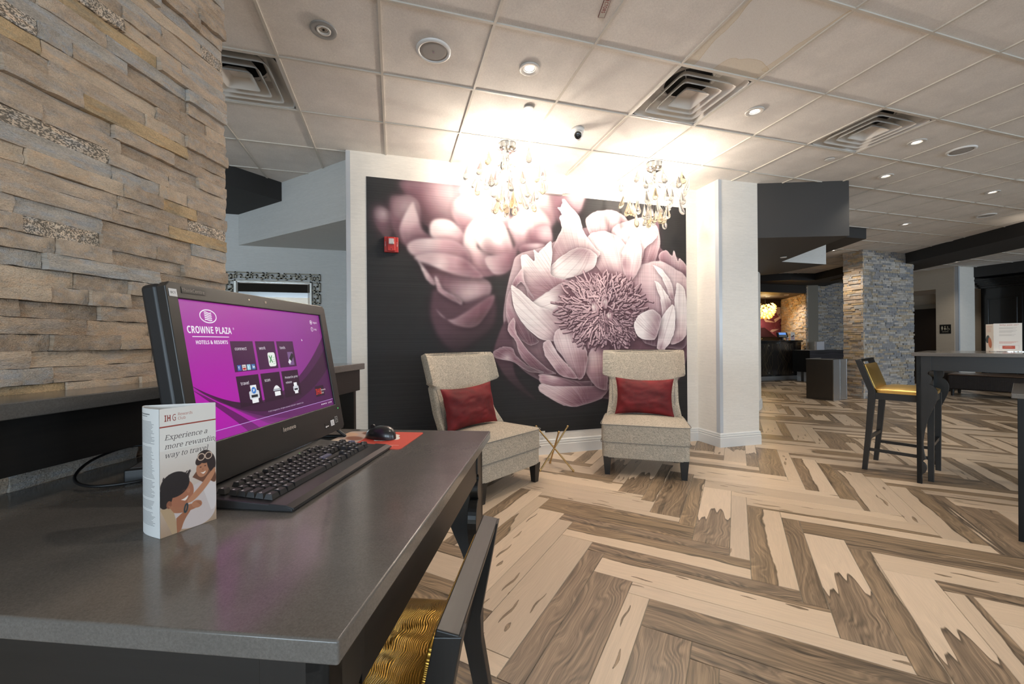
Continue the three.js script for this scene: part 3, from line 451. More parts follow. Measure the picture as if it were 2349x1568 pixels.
// ---------------------------------------------------------------- keyboard, mouse, mat
{
  const [kx, ky, kz] = DL(0.7225, -0.4985, 0.85);
  const t = thing('keyboard', 'black full-size keyboard with white key legends in front of the computer', 'keyboard', [kx, ky, kz], 0);
  t.rotation.y = Math.PI / 2 + TURN;   // local x -> along E1 (away), z -> E2 (towards the desk edge)
  const W = 0.462, top = (z) => 0.012 - z * 0.075;          // rises to the rear (negative z)
  const side = new THREE.Shape([[0, 0.001], [0, 0.007], [-0.012, 0.0115], [-0.046, 0.0135], [-0.19, 0.0225], [-0.222, 0.0255], [-0.226, 0.020], [-0.20, 0.004], [-0.03, 0.001]].map((p) => new THREE.Vector2(...p)));
  part('case', outline(side, W, 0.0015).rotateY(-Math.PI / 2).translate(W, 0, 0), std({ color: lin(0.020, 0.020, 0.021), roughness: 0.36 }), t);
  part('palm_rest', outline(new THREE.Shape([[0.004, 0.0055], [0.003, 0.009], [-0.012, 0.0135], [-0.046, 0.0152], [-0.048, 0.0128], [-0.012, 0.0105]].map((p) => new THREE.Vector2(...p))), W + 0.002, 0.0006).rotateY(-Math.PI / 2).translate(W + 0.001, 0, 0), std({ color: lin(0.045, 0.043, 0.043), metalness: 0.6, roughness: 0.33 }), t);
  const U = 0.01905, keyMat = std({ color: lin(0.014, 0.014, 0.0145), roughness: 0.5 }), blueKey = std({ color: lin(0.10, 0.105, 0.17), roughness: 0.5 }), mark = std({ color: lin(0.72, 0.72, 0.74), roughness: 0.6 });
  const caps = {}, cap = (u) => caps[u] ??= (() => { const g = new THREE.BoxGeometry(U * u - 0.0012, 0.0095, U - 0.0012, 1, 1, 1), p = g.attributes.position; for (let i = 0; i < p.count; i++) if (p.getY(i) > 0) { p.setX(i, p.getX(i) - Math.sign(p.getX(i)) * 0.0026); p.setZ(i, p.getZ(i) * 0.68 - 0.0009); } g.computeVertexNormals(); return g.translate(0, 0.0047, 0); })();
  const lg = {}, legend = (k) => lg[k] ??= merge(box(-0.0045, -0.0032, 0, 0.0001, -0.0052, -0.001), box(-0.0032, -0.0012, 0, 0.0001, k % 2 ? -0.0052 : -0.002, k % 2 ? -0.0043 : -0.0011), box(-0.0012, -0.0002, 0, 0.0001, k % 3 ? -0.0046 : -0.0052, -0.0022));
  let kk = 0;
  const key = (x, r, u, mat = keyMat, parent = t) => { const z = -0.062 - r * U - (r >= 5 ? 0.006 : 0), k = part('key', cap(u), mat, t); k.position.set(x + U * u / 2, top(z) - 0.001, z); k.rotation.x = 0.075; const m = part('key_legend', legend(kk++ % 6), mark, k); m.position.set(u > 1.2 ? -U * (u - 1) / 2 + 0.0005 : 0.0005, 0.00945, 0.0006); return k; };
  const rows = [[1.25, 1.25, 1.25, 6.25, 1.25, 1.25, 1.25, 1.25], [2.25, ...Array(10).fill(1), 2.75], [1.75, ...Array(11).fill(1), 2.25], [1.5, ...Array(12).fill(1), 1.5], [...Array(13).fill(1), 2]];
  const X0 = 0.017;
  rows.forEach((row, r) => { let x = X0; row.forEach((u, i) => { key(x, r, u, r === 2 && i === 12 ? blueKey : keyMat); x += u * U; }); });
  let x = X0; for (let i = 0; i < 13; i++) { key(x, 5, 1, i === 0 ? keyMat : keyMat); x += U + (i === 0 ? U : i === 4 || i === 8 ? U * 0.5 : 0); }
  const nx = X0 + 15.25 * U; for (let i = 0; i < 3; i++) { key(nx + i * U, 0, 1); key(nx + i * U, 3, 1); key(nx + i * U, 4, 1); key(nx + i * U, 5, 1); } key(nx + U, 1, 1);
  const px = X0 + 18.5 * U; for (let r = 1; r < 5; r++) for (let i = 0; i < (r === 4 ? 4 : 3); i++) key(px + i * U, r, 1, r === 4 && i === 3 ? keyMat : keyMat); key(px, 0, 2); key(px + 2 * U, 0, 1); key(px + 3 * U, 0.5, 1, keyMat); key(px + 3 * U, 2.5, 1, blueKey);
  part('brand_lettering', box(0, 0.036, 0, 0.0002, 0, 0.006).translate(0.34, top(-0.205) - 0.0006, -0.203), wordTex(180, 32, '#262626', (g) => { g.fillStyle = '#b8b8b8'; g.font = '26px sans-serif'; g.fillText('ThinkCentre', 8, 25); }), t).rotation.x = 0;
  part('indicator', merge(box(0.30, 0.302, 0.0265, 0.0272, -0.186, -0.184)), std({ color: 0x0a300a, emissive: lin(0.2, 1.0, 0.1), emissiveIntensity: 1.0 }), t);
}
{
  const [mx, my, mz] = DL(1.31, -0.585, 0.8525), t = thing('mouse', 'black optical mouse on the red mat at the far end of the desk', 'mouse', [mx, my, mz], TURN + 1.25);
  const body = skin(28, 14, (u, v) => { const a = u * Math.PI * 2, b = v * Math.PI / 2, r = Math.cos(b), x = Math.cos(a) * 0.032 * r * (1 + 0.08 * Math.sin(a)), z = Math.sin(a) * 0.060 * r; return [x, 0.041 * Math.pow(Math.sin(b), 0.8) * (1 + 0.22 * Math.sin(a) * r) , z]; }, true);
  part('shell', body.scale(-1, 1, 1).scale(-1, 1, 1), phys({ color: lin(0.012, 0.012, 0.013), roughness: 0.30, clearcoat: 0.5, clearcoatRoughness: 0.15 }), t);
  part('scroll_wheel', cyl(0.009, 0.009, 0.006, 0, 0, 0, 20).rotateZ(Math.PI / 2).translate(0, 0.034, -0.032), M.blackPlastic, t);
  part('base', cyl(1, 1, 0.003, 0, 0.0015, 0, 32).scale(0.031, 1, 0.058), M.blackPlastic, t);
}
{
  // mat: the near right edge runs from (1.412, -.466) to (1.177, -.454)
  const t = thing('mouse_mat', 'red printed mouse mat with a white flower and small text under the mouse', 'mouse mat', DL(1.29, -0.60, 0.8502), TURN);
  const pic = canvasTex(900, 700, (g, w, h) => {
    g.fillStyle = '#cf4a38'; g.fillRect(0, 0, w, h);
    g.fillStyle = '#b8a49a'; g.fillRect(0, 0, 330, h); const blobs = [['#caa58a', 60, 150, 130], ['#8c5a46', 210, 320, 120], ['#dcc8b4', 120, 480, 150], ['#6e4434', 260, 90, 90], ['#a8323a', 300, 560, 110], ['#e4d4c4', 40, 640, 100]];
    g.filter = 'blur(10px)'; for (const [c, x, y, r] of blobs) { g.fillStyle = c; g.beginPath(); g.ellipse(x, y, r, r * 0.6, 0.5, 0, 7); g.fill(); } g.filter = 'none';
    g.fillStyle = '#cf4a38'; g.fillRect(332, 0, w, h); g.fillStyle = '#f2eae4'; for (const [x, y, rx, ry, a] of [[560, 150, 120, 54, 0.3], [640, 250, 125, 56, 0.9], [520, 300, 120, 60, 1.7], [430, 210, 105, 52, 2.6], [480, 110, 80, 46, 2.2], [600, 340, 90, 48, 2.2]]) { g.save(); g.translate(x, y); g.rotate(a); g.beginPath(); g.ellipse(0, 0, rx, ry, 0, 0, 7); g.fill(); g.restore(); }
    g.fillStyle = '#d8b4a8'; for (let k = 0; k < 9; k++) g.fillRect(500, 160 + k * 15, 120 - (k % 3) * 20, 4); g.fillStyle = '#f4d8cc'; for (let k = 0; k < 2; k++) g.fillRect(600, 560 + k * 36, 230 - k * 50, 7);
  });
  const s = new THREE.Shape(), w = 0.27, h = 0.225, r = 0.014; s.moveTo(-w / 2 + r, -h / 2); s.lineTo(w / 2 - r, -h / 2); s.absarc(w / 2 - r, -h / 2 + r, r, -Math.PI / 2, 0); s.lineTo(w / 2, h / 2 - r); s.absarc(w / 2 - r, h / 2 - r, r, 0, Math.PI / 2); s.lineTo(-w / 2 + r, h / 2); s.absarc(-w / 2 + r, h / 2 - r, r, Math.PI / 2, Math.PI); s.lineTo(-w / 2, -h / 2 + r); s.absarc(-w / 2 + r, -h / 2 + r, r, Math.PI, 1.5 * Math.PI);
  const g = new THREE.ExtrudeGeometry(s, { depth: 0.0016, bevelEnabled: false }).rotateX(-Math.PI / 2), p = g.attributes.position; for (let i = 0; i < p.count; i++) g.attributes.uv.setXY(i, p.getX(i) / w + 0.5, 0.5 - p.getZ(i) / h);
  part('mat_surface', g, std({ map: pic, roughness: 0.7 }), t);
}

// ---------------------------------------------------------------- brochure, adapter, cables
{
  const t = thing('brochure', 'standing white folded brochure with a photo of an embracing couple, near desk end', 'brochure', [0, 0.8503, 0]);
  const front = wordTex(760, 1700, '#e3ddd6', (g, w, h) => {
    let q = g.createLinearGradient(0, 560, 0, h); q.addColorStop(0, '#ddd5cd'); q.addColorStop(0.5, '#c9b6a8'); q.addColorStop(1, '#a98d74'); g.fillStyle = q; g.fillRect(0, 560, w, h);
    g.fillStyle = '#8c2f24'; g.font = 'bold 118px sans-serif'; g.save(); g.translate(58, 172); g.scale(0.66, 1); g.fillText('IH', 0, 0); g.font = '118px sans-serif'; g.fillText('G', 150, 0); g.restore(); g.fillStyle = '#b06858'; g.font = '52px sans-serif'; g.fillText('Rewards', 230, 112); g.fillText('Club', 230, 168); g.fillStyle = '#9a3c2e'; g.fillRect(0, 232, w, 18);
    g.fillStyle = '#4a4240'; g.font = 'italic 94px serif'; g.fillText('Experience a', 56, 420); g.fillText('more rewarding', 56, 540); g.fillText('way to travel', 56, 660);
    const el = (c, x, y, rx, ry, a = 0) => { g.fillStyle = c; g.beginPath(); g.ellipse(x, y, rx, ry, a, 0, 7); g.fill(); }, path = (c, pts) => { g.fillStyle = c; g.beginPath(); g.moveTo(...pts[0]); for (let i = 1; i < pts.length; i++) { const a = pts[i - 1], b = pts[i]; g.quadraticCurveTo(a[0], a[1], (a[0] + b[0]) / 2, (a[1] + b[1]) / 2); } g.closePath(); g.fill(); };
    g.filter = 'blur(2px)';
    path('#b79a78', [[0, 1330], [130, 1250], [260, 1500], [300, 1700], [0, 1700]]);
    path('#cdbdb8', [[150, 1320], [300, 1180], [470, 1100], [640, 1060], [760, 1140], [760, 1700], [230, 1700], [200, 1500]]);      // her white blouse, his shirt
    path('#d9cdc9', [[560, 1180], [700, 1080], [760, 1130], [760, 1560], [600, 1500]]);
    path('#6f4632', [[420, 1000], [520, 880], [690, 900], [760, 1000], [760, 1180], [640, 1080], [500, 1140]]);
    el('#b57a5a', 566, 905, 92, 128, 0.12); el('#2c1b18', 600, 752, 110, 92, 0.25); el('#2c1b18', 690, 850, 62, 140, -0.15); el('#33201b', 520, 790, 50, 70, 0.6);        // her face and hair
    g.lineWidth = 13; g.strokeStyle = '#d8bba4'; for (const x of [545, 650]) { el('#3a2620', x, 745, 46, 44); g.beginPath(); g.ellipse(x, 745, 48, 46, 0, 0, 7); g.stroke(); }
    el('#5f3426', 535, 888, 14, 8); el('#5f3426', 600, 882, 14, 8); path('#f0e2d8', [[530, 960], [570, 972], [615, 948], [590, 990], [550, 994]]); el('#a5684b', 566, 925, 12, 16);
    el('#a86a4e', 270, 1190, 165, 190, 0.25); el('#231715', 190, 1040, 190, 170, -0.2); el('#231715', 70, 1170, 90, 160, 0.1); el('#8f5840', 110, 1290, 34, 52);            // his face and hair
    for (let k = 0; k < 26; k++) { g.strokeStyle = '#231715'; g.lineWidth = 12; g.beginPath(); g.moveTo(40 + k * 13, 980); g.quadraticCurveTo(30 + k * 14, 900 + 40 * hash2(k, 3), 20 + k * 15 + 40 * hash2(k, 1), 880 + 60 * hash2(k, 2)); g.stroke(); }
    el('#4a2a20', 300, 1150, 26, 9, -0.3); path('#ecdcd0', [[262, 1268], [310, 1262], [372, 1222], [340, 1290], [290, 1300]]); el('#b4785a', 366, 1170, 22, 30);
    path('#bd8260', [[740, 930], [760, 1000], [620, 1190], [420, 1350], [330, 1330], [380, 1270], [560, 1120], [690, 950]]); path('#a96e50', [[90, 1290], [200, 1360], [420, 1360], [520, 1400], [470, 1450], [230, 1450], [110, 1380]]); path('#a06648', [[200, 1500], [330, 1420], [420, 1420], [300, 1560], [260, 1700], [160, 1700]]);
    el('#b57a5a', 480, 1390, 74, 52, 0.3); g.strokeStyle = '#8a5238'; g.lineWidth = 6; for (let k = 0; k < 4; k++) { g.beginPath(); g.moveTo(470 + k * 16, 1360 + k * 14); g.lineTo(540, 1366 + k * 18); g.stroke(); }
    g.strokeStyle = '#2f3a3e'; g.lineWidth = 22; g.beginPath(); g.ellipse(330, 1400, 18, 56, 0.2, 0, 7); g.stroke(); g.filter = 'none';
  });
  const text = wordTex(420, 1700, '#d9d8d5', (g, w, h) => { g.fillStyle = '#7a7a7a'; g.fillRect(40, 70, 250, 14); g.fillRect(40, 100, 210, 10); for (let y = 170; y < 1560; y += 17) { if ((y > 470 && y < 500) || (y > 920 && y < 950) || (y > 1180 && y < 1216) || (y > 1330 && y < 1364)) continue; g.fillStyle = 'rgba(96,96,100,0.75)'; g.fillRect(40, y, 320 * (0.82 + 0.18 * hash2(y, 1)), 6); } });
  const H = 0.213;
  // plan of the folded sheet: back panel hidden behind, spine nearest the viewer, cover to the right, curved text panel to the left
  const panel = (A, B, bow, mat, name) => { const d = [B[0] - A[0], B[1] - A[1]], n = [-d[1], d[0]], f = (o) => (u, v) => { const b = bow * Math.sin(Math.PI * Math.pow(u, 0.8)); return [A[0] + d[0] * u + n[0] * (b + o), v * H, A[1] + d[1] * u + n[1] * (b + o)]; }; const a = skin(14, 1, f(0)), c = skin(14, 1, f(0.006)); c.index.array.reverse(); c.computeVertexNormals(); return part(name, merge(a, c), mat, t); };
  const S = [-0.373, -0.806], R = [-0.316, -0.868], Lf = [-0.424, -0.869];
  panel(S, R, 0.0, front, 'cover'); panel(Lf, S, 0.10, text, 'text_panel'); panel([-0.318, -0.871], Lf, 0.0, M.paper, 'back_panel');
}
{
  const t = thing('power_adapter', 'black power adapter brick lying on the desk behind the brochure', 'adapter', DL(0.90, -1.0, 0.85), TURN + 0.5);
  part('case', box(-0.025, 0.025, 0, 0.03, -0.055, 0.055, 0.004), M.blackPlastic, t); part('label_plate', box(-0.018, 0.018, 0.03, 0.0305, -0.04, 0.04), std({ color: lin(0.12, 0.12, 0.125), roughness: 0.3 }), t);
}
tag(part('power_cable', tube([DL(0.93, -0.985, 0.866), DL(0.99, -1.07, 0.895), DL(0.97, -1.13, 0.90), DL(0.90, -1.15, 0.885), DL(0.83, -1.11, 0.865), DL(0.80, -1.03, 0.857), DL(0.84, -0.96, 0.856), DL(0.92, -0.93, 0.856), DL(1.02, -0.88, 0.857)], 0.0033, 60), M.cable), 'thin black power cable looping on the desk behind the brochure', 'cable');
tag(part('video_cable', merge(tube([DL(0.86, -0.86, 1.03), DL(0.86, -0.91, 1.028), DL(0.87, -0.95, 1.0), DL(0.92, -0.96, 0.93), DL(0.98, -0.94, 0.858)], 0.0032, 40), bar(DL(0.87, -0.835, 1.03), DL(0.86, -0.868, 1.03), 0.006, 0.005)), M.cable), 'short black cable plugged into the rear edge of the computer', 'cable');
const PETALS = [
  ['20,81 39,75 64,95 68,135 51,159 30,138 18,108', 2, 1, '26,81 59,158', 14],
  ['95,1 263,-5 272,60 234,110 174,128 130,95 104,43', 3, 1, '198,-8 170,128', 12],
  ['60,55 86,42 117,41 139,71 133,163 98,178 68,135', 2, 1, '86,44 98,174', 10],
  ['254,-4 400,-14 389,50 330,36 272,60', 4, 3, '330,-7 330,55', 10],
  ['88,116 117,59 125,72 134,99 143,130 174,160 142,189 103,178 85,148', 5, 2, '119,59 116,186', 5],
  ['400,-19 456,-24 530,-12 546,37 519,94 450,74 415,43', 7, 5, '477,-21 476,97', 8],
  ['525,-26 590,-30 635,-17 629,10 612,47 556,86 530,38', 4, 2, '585,-32 567,86', 7],
  ['227,54 253,29 292,18 345,30 384,60 394,108 330,103 271,140 234,100', 6, 4, '277,22 300,129', 5],
  ['389,99 415,63 456,35 503,60 519,104 481,151 429,179 404,146', 6, 3, '456,40 439,178', 7],
  ['455,113 513,95 523,149 491,161 450,153', 3, 2, '492,96 481,161', 5],
  ['419,165 450,151 502,152 491,190 444,193', 3, 1, '460,150 460,192', 4],
  ['165,115 183,99 225,103 262,141 257,174 197,161 167,147', 6, 4, '179,100 252,174', 4],
  ['129,217 142,235 173,282 178,256 200,293 232,310 251,324 270,328 328,308 328,265 252,244 182,233', 2, 1, '232,315 233,231', 5],
  ['163,344 173,293 200,297 251,329 338,308 342,389 278,441 231,464 190,431 168,385', 1, 0, '195,316 269,455', 6],
  ['177,344 223,375 343,304 298,389 232,390', 2, 1, '232,366 250,399', 5],
  ['133,217 144,226 173,270 175,282 155,266', 6, 4, '137,221 173,280', 2],
  ['178,256 200,293 232,310 251,325 246,333 205,311 182,293', 4, 2, '182,261 246,329', 2],
  ['262,127 291,91 320,89 310,123 295,167 329,189 373,225 328,251 275,243 257,188', 6, 4, '272,121 328,246', 4],
  ['105,173 129,158 178,153 234,156 271,187 266,220 205,204 129,204 107,191', 5, 3, '116,168 271,215', 4],
  ['124,204 178,192 252,202 295,233 309,256 233,250 160,225 133,217', 5, 3, '160,198 294,257', 4],
  ['296,120 330,89 374,100 399,156 398,185 348,188 314,180 295,153', 7, 5, '320,99 378,186', 4],
  ['319,199 388,181 414,155 398,224 348,245', 4, 2, '329,198 388,239', 7],
  ['377,312 398,224 419,184 502,155 611,98 726,74 883,46 901,137 1001,209 998,497 903,615 721,622 499,562 396,486 372,389', 2, 1, '611,133 607,612', 3],
  ['341,466 377,379 396,437 406,535 467,610 395,559 356,509', 1, 0, '377,389 395,583', 3],
  ['634,65 668,40 726,30 767,45 797,85 725,137 656,120', 5, 4, '703,32 696,128', 2],
  ['725,90 761,66 834,45 883,63 898,116 882,182 832,195 808,238 760,208 731,147', 6, 4, '822,46 796,228', 2],
  ['791,93 871,85 889,100 845,140 833,173 820,185 796,138', 7, 5, '846,87 814,180', 1],
  ['895,159 920,144 946,162 952,143 965,178 978,169 1001,193 1000,242 939,212 901,192', 4, 2, '946,146 945,233', 1],
  ['783,239 832,195 901,181 958,205 1000,242 998,453 937,463 842,446 806,387 789,292', 5, 2, '882,182 867,441', 2],
  ['631,132 656,105 702,97 749,114 784,155 784,207 759,251 695,232 667,202 633,152', 6, 6, '679,98 736,251', 1],
  ['760,161 809,84 827,131 828,195 789,250 769,229', 7, 5, '809,89 783,250', 2],
  ['562,8 584,29 612,57 628,102 667,151 684,170 655,192 599,170 555,197 518,204 521,169 540,128 556,96 546,67 557,56 541,37 551,34', 7, 6, '568,10 610,195', 1],
  ['517,239 523,209 556,182 605,154 644,157 675,176 661,213 616,235 555,253 528,251', 7, 7, '528,243 627,158', 1],
  ['426,189 444,183 465,201 465,167 481,176 518,139 523,179 517,239 577,257 517,289 459,317 433,262 428,213', 7, 5, '442,183 528,283', 1],
  ['400,263 429,223 436,262 464,310 454,300 428,267 418,267 403,292', 4, 2, '423,228 443,300', 1],
  ['382,312 393,287 400,340 442,403 479,438 447,448 402,413 379,365', 4, 2, '387,302 447,438', 2],
  ['459,325 512,289 577,257 587,307 587,368 479,339', 7, 7, '469,324 576,287', 2],
  ['393,275 418,286 448,310 479,334 543,353 603,378 592,419 542,438 484,431 437,394 405,340', 7, 6, '398,282 553,433', 1],
  ['402,369 412,418 447,467 504,518 534,536 478,532 426,486 404,433 381,403', 4, 2, '397,379 509,533', 1],
  ['341,466 371,454 396,457 411,481 447,511 494,530 447,526 396,496 346,485', 2, 1, '356,461 473,527', 2],
  ['478,539 504,538 607,561 652,563 629,592 499,572', 4, 2, '488,540 607,581', 2],
  ['477,571 488,564 525,573 635,577 709,575 686,616 601,637 552,629 504,602 480,586', 5, 3, '488,567 606,637', 2],
  ['630,526 647,470 676,455 711,455 704,544 703,590 663,578', 4, 3, '664,455 680,589', 2],
  ['532,408 570,388 614,424 636,480 627,541 602,553 553,484 526,443', 5, 4, '565,391 607,551', 1],
  ['494,441 513,436 542,479 574,514 602,552 547,541 510,498 492,463', 5, 4, '500,438 585,550', 1],
];
const FRONT_PETALS = [
  ['873,196 907,208 939,245 951,299 935,299 907,235', 7, 6, '876,198 944,299', 1],
  ['878,247 900,257 932,299 938,332 906,371 900,300', 7, 6, '881,252 918,365', 1],
  ['958,277 964,249 990,265 1000,309 999,420 962,447 937,447 957,376 951,321', 7, 6, '971,254 969,442', 1],
  ['886,463 899,376 944,321 956,359 947,420 914,468', 7, 7, '944,326 898,463', 1],
  ['800,382 819,355 868,338 899,360 893,403 873,435 830,433 806,414', 7, 7, '813,361 880,419', 1],
];

// ---------------------------------------------------------------- mural print: two peonies on charcoal
const TONES = ['#33262b', '#59404a', '#7e5c67', '#9d7883', '#b8949c', '#ccb0b4', '#dfcccd', '#ece1df'];
const muralPicture = canvasTex(2048, 1452, (g, w, h, cv) => {
  reseed(4242);
  const K = 2.048, pts = (s) => s.split(' ').map((p) => p.split(',').map((n) => +n * K));
  let q = g.createLinearGradient(0, 0, w, h); q.addColorStop(0, '#2b2b2d'); q.addColorStop(0.5, '#232224'); q.addColorStop(1, '#1c1b1c'); g.fillStyle = q; g.fillRect(0, 0, w, h);
  const spline = (P) => { const n = P.length, t = 0.17; g.beginPath(); g.moveTo(...P[0]); for (let i = 0; i < n; i++) { const a = P[(i + n - 1) % n], b = P[i], c = P[(i + 1) % n], d = P[(i + 2) % n]; g.bezierCurveTo(b[0] + (c[0] - a[0]) * t, b[1] + (c[1] - a[1]) * t, c[0] - (d[0] - b[0]) * t, c[1] - (d[1] - b[1]) * t, c[0], c[1]); } g.closePath(); };
  const ruffle = (P, amp) => { const n = P.length, o = []; for (let i = 0; i < n; i++) { const a = P[(i + n - 1) % n], b = P[i], c = P[(i + 1) % n], d = P[(i + 2) % n]; for (let k = 0; k < 6; k++) { const t = k / 6, f = (j) => 0.5 * (2 * b[j] + (c[j] - a[j]) * t * 0.7 + (2 * a[j] * 0 + 3 * (c[j] - b[j]) * 2 - (c[j] - a[j]) * 1.4 - (d[j] - b[j]) * 0.7) * t * t + (-(c[j] - b[j]) * 4 + (c[j] - a[j]) * 0.7 + (d[j] - b[j]) * 0.7) * t * t * t), e = amp * (vnoise(i * 2.1 + t * 3, n) - 0.5) * 2 + amp * 0.5 * (rnd() - 0.5); o.push([f(0) + e, f(1) + e * (rnd() - 0.3)]); } } return o; };
  const petal = ([ps, c0, c1, gs, blur]) => {
    const raw = pts(ps), P = blur <= 2 ? ruffle(raw, 5) : raw, [A, B] = pts(gs), dx = A[0] - B[0], dy = A[1] - B[1], len = Math.hypot(dx, dy) || 1, nx = -dy / len, ny = dx / len;
    let half = 0; for (const p of P) half = Math.max(half, Math.abs((p[0] - B[0]) * nx + (p[1] - B[1]) * ny));
    const path = () => { if (P.length > 30) { g.beginPath(); P.forEach(([x, y], i) => (i ? g.lineTo(x, y) : g.moveTo(x, y))); g.closePath(); } else spline(P); };
    g.save(); g.filter = blur > 1 ? `blur(${blur * 1.6}px)` : 'none'; g.shadowColor = 'rgba(34,16,24,0.75)'; g.shadowBlur = 34 + blur * 2; g.shadowOffsetX = 4; g.shadowOffsetY = 8;
    const gr = g.createLinearGradient(A[0], A[1], B[0], B[1]); gr.addColorStop(0, TONES[c0]); gr.addColorStop(0.5, TONES[Math.round(c0 * 0.6 + c1 * 0.4)]); gr.addColorStop(1, TONES[Math.max(0, c1 - 1)]); g.fillStyle = gr; path(); g.fill(); g.restore();
    if (c0 < 2) return;
    g.save(); path(); g.clip();
    const glow = (x, y, r, c) => { const q2 = g.createRadialGradient(x, y, 0, x, y, r); q2.addColorStop(0, c + '0.55)'); q2.addColorStop(1, c + '0)'); g.fillStyle = q2; g.fillRect(x - r, y - r, 2 * r, 2 * r); };
    const s0 = rnd() > 0.5 ? 1 : -1; glow(A[0] - dx * 0.25 + nx * half * 0.35 * s0, A[1] - dy * 0.25 + ny * half * 0.35 * s0, half * 0.9, 'rgba(248,236,234,'); glow(B[0] + dx * 0.3 - nx * half * 0.8 * s0, B[1] + dy * 0.3 - ny * half * 0.8 * s0, half * 0.95, 'rgba(96,56,68,'); glow(B[0], B[1], half * 0.8, 'rgba(104,66,78,');
    if (blur > 2) g.filter = `blur(${blur * 1.3}px)`;
    const n = Math.round(half / (blur > 2 ? 8 : 1.5));
    for (let k = 0; k < n; k++) {
      const s = (rnd() * 2 - 1), wob = (rnd() - 0.5) * half * 0.25, lt = rnd();
      g.strokeStyle = lt > 0.5 ? `rgba(252,244,242,${0.03 + 0.10 * rnd()})` : `rgba(96,54,66,${0.03 + 0.10 * rnd()})`; g.lineWidth = 0.8 + rnd() * rnd() * 7;
      const t0 = rnd() * 0.5, bx0 = B[0] - dx * 0.2 + nx * half * s * 0.35 + dx * t0 * 0.5, by0 = B[1] - dy * 0.2 + ny * half * s * 0.35 + dy * t0 * 0.5, ex = A[0] + dx * 0.12 + nx * half * s * 1.15, ey = A[1] + dy * 0.12 + ny * half * s * 1.15;
      g.beginPath(); g.moveTo(bx0, by0); g.bezierCurveTo(lerp(bx0, ex, 0.35) + nx * (half * s * 0.5 + wob), lerp(by0, ey, 0.35) + ny * (half * s * 0.5 + wob), lerp(bx0, ex, 0.7) + nx * wob, lerp(by0, ey, 0.7) + ny * wob, ex, ey); g.stroke();
    }
    g.filter = `blur(${5 + blur * 1.5}px)`; g.strokeStyle = 'rgba(252,244,242,0.42)'; g.lineWidth = 9; path(); g.stroke();
    g.restore();
    if (blur < 3) { g.save(); g.filter = 'blur(1px)'; g.strokeStyle = 'rgba(250,242,240,0.45)'; g.lineWidth = 2.2; path(); g.stroke(); g.restore(); }
  };
  PETALS.slice(0, 22).forEach(petal); g.save(); g.filter = 'blur(5px)'; g.drawImage(cv, 0, 0); g.restore(); PETALS.slice(22).forEach(petal);
  // stamens round two carpels
  const cx = 694 * K, cy = 338 * K; g.save(); g.filter = 'blur(22px)'; g.fillStyle = 'rgba(96,64,74,0.92)'; g.beginPath(); g.ellipse(cx, cy, 150 * K, 118 * K, 0.05, 0, 7); g.fill(); g.fillStyle = 'rgba(70,44,54,0.8)'; g.beginPath(); g.ellipse(cx + 60, cy + 150, 100 * K, 66 * K, 0.2, 0, 7); g.fill(); g.restore();
  g.lineCap = 'round'; const st = []; for (let k = 0; k < 720; k++) st.push([Math.sqrt(0.03 + 0.97 * rnd()), rnd() * Math.PI * 2, rnd(), rnd(), rnd()]); st.sort((a, b) => b[0] - a[0]);
  for (const [r, a, e, f, s] of st) {
    const up = Math.sin(a) < 0, rx = 172 * K, ry = (up ? 122 : 136) * K, x = cx + Math.cos(a) * rx * r * (0.86 + 0.2 * s), y = cy + Math.sin(a) * ry * r * (0.86 + 0.2 * s), dir = a + (e - 0.5) * 1.5 * (1.15 - r * 0.6), L = (16 + 26 * f) * K * (0.55 + 0.45 * r), bend = (e - 0.5) * 1.4;
    const x2 = x - Math.cos(dir) * L, y2 = y - Math.sin(dir) * L * 0.85, mx = (x + x2) / 2 + Math.sin(dir) * L * 0.3 * bend, my = (y + y2) / 2 - Math.cos(dir) * L * 0.3 * bend, inner = 1 - r, wd = 6 + 6 * s;
    const line = (c, lw, ox, oy) => { g.strokeStyle = c; g.lineWidth = lw; g.beginPath(); g.moveTo(x2 + ox, y2 + oy); g.quadraticCurveTo(mx + ox, my + oy, x + ox, y + oy); g.stroke(); };
    line('rgba(56,32,42,0.75)', wd + 4, 2.5, 4); const t = clamp(0.30 + 0.45 * f + 0.3 * inner + (up ? 0.05 : -0.12) + (Math.cos(a) > 0.5 ? -0.12 : 0.06)); line(`rgb(${Math.round(112 + 100 * t)},${Math.round(84 + 92 * t)},${Math.round(94 + 88 * t)})`, wd, 0, 0); line(`rgba(244,228,226,${0.12 + 0.38 * t})`, wd * 0.35, -1.6, -2.0);
  }
  const carpel = (u, v, rx, ry, a) => { g.save(); g.translate(u * K, v * K); g.rotate(a); g.shadowColor = 'rgba(50,26,36,0.8)'; g.shadowBlur = 16; const c = g.createRadialGradient(-rx * 0.3, -ry * 0.4, 3, 0, 0, ry * 1.3); c.addColorStop(0, '#f0e2df'); c.addColorStop(0.5, '#b8929a'); c.addColorStop(1, '#6f4e5a'); g.fillStyle = c; g.beginPath(); g.moveTo(0, -ry * 1.5); g.quadraticCurveTo(rx * 1.4, -ry * 0.3, rx * 0.8, ry); g.quadraticCurveTo(0, ry * 1.3, -rx * 0.8, ry); g.quadraticCurveTo(-rx * 1.4, -ry * 0.3, 0, -ry * 1.5); g.fill(); g.shadowBlur = 0; for (let k = 0; k < 16; k++) { g.strokeStyle = k % 2 ? 'rgba(250,238,236,0.35)' : 'rgba(90,56,66,0.35)'; g.lineWidth = 2.4; g.beginPath(); g.moveTo((rnd() - 0.5) * rx, -ry); g.quadraticCurveTo((rnd() - 0.5) * rx * 2, 0, (rnd() - 0.5) * rx * 1.4, ry); g.stroke(); } g.restore(); };
  carpel(711, 366, 28, 34, 0.35); carpel(664, 338, 24, 38, -0.25); carpel(700, 322, 16, 30, 0.1);
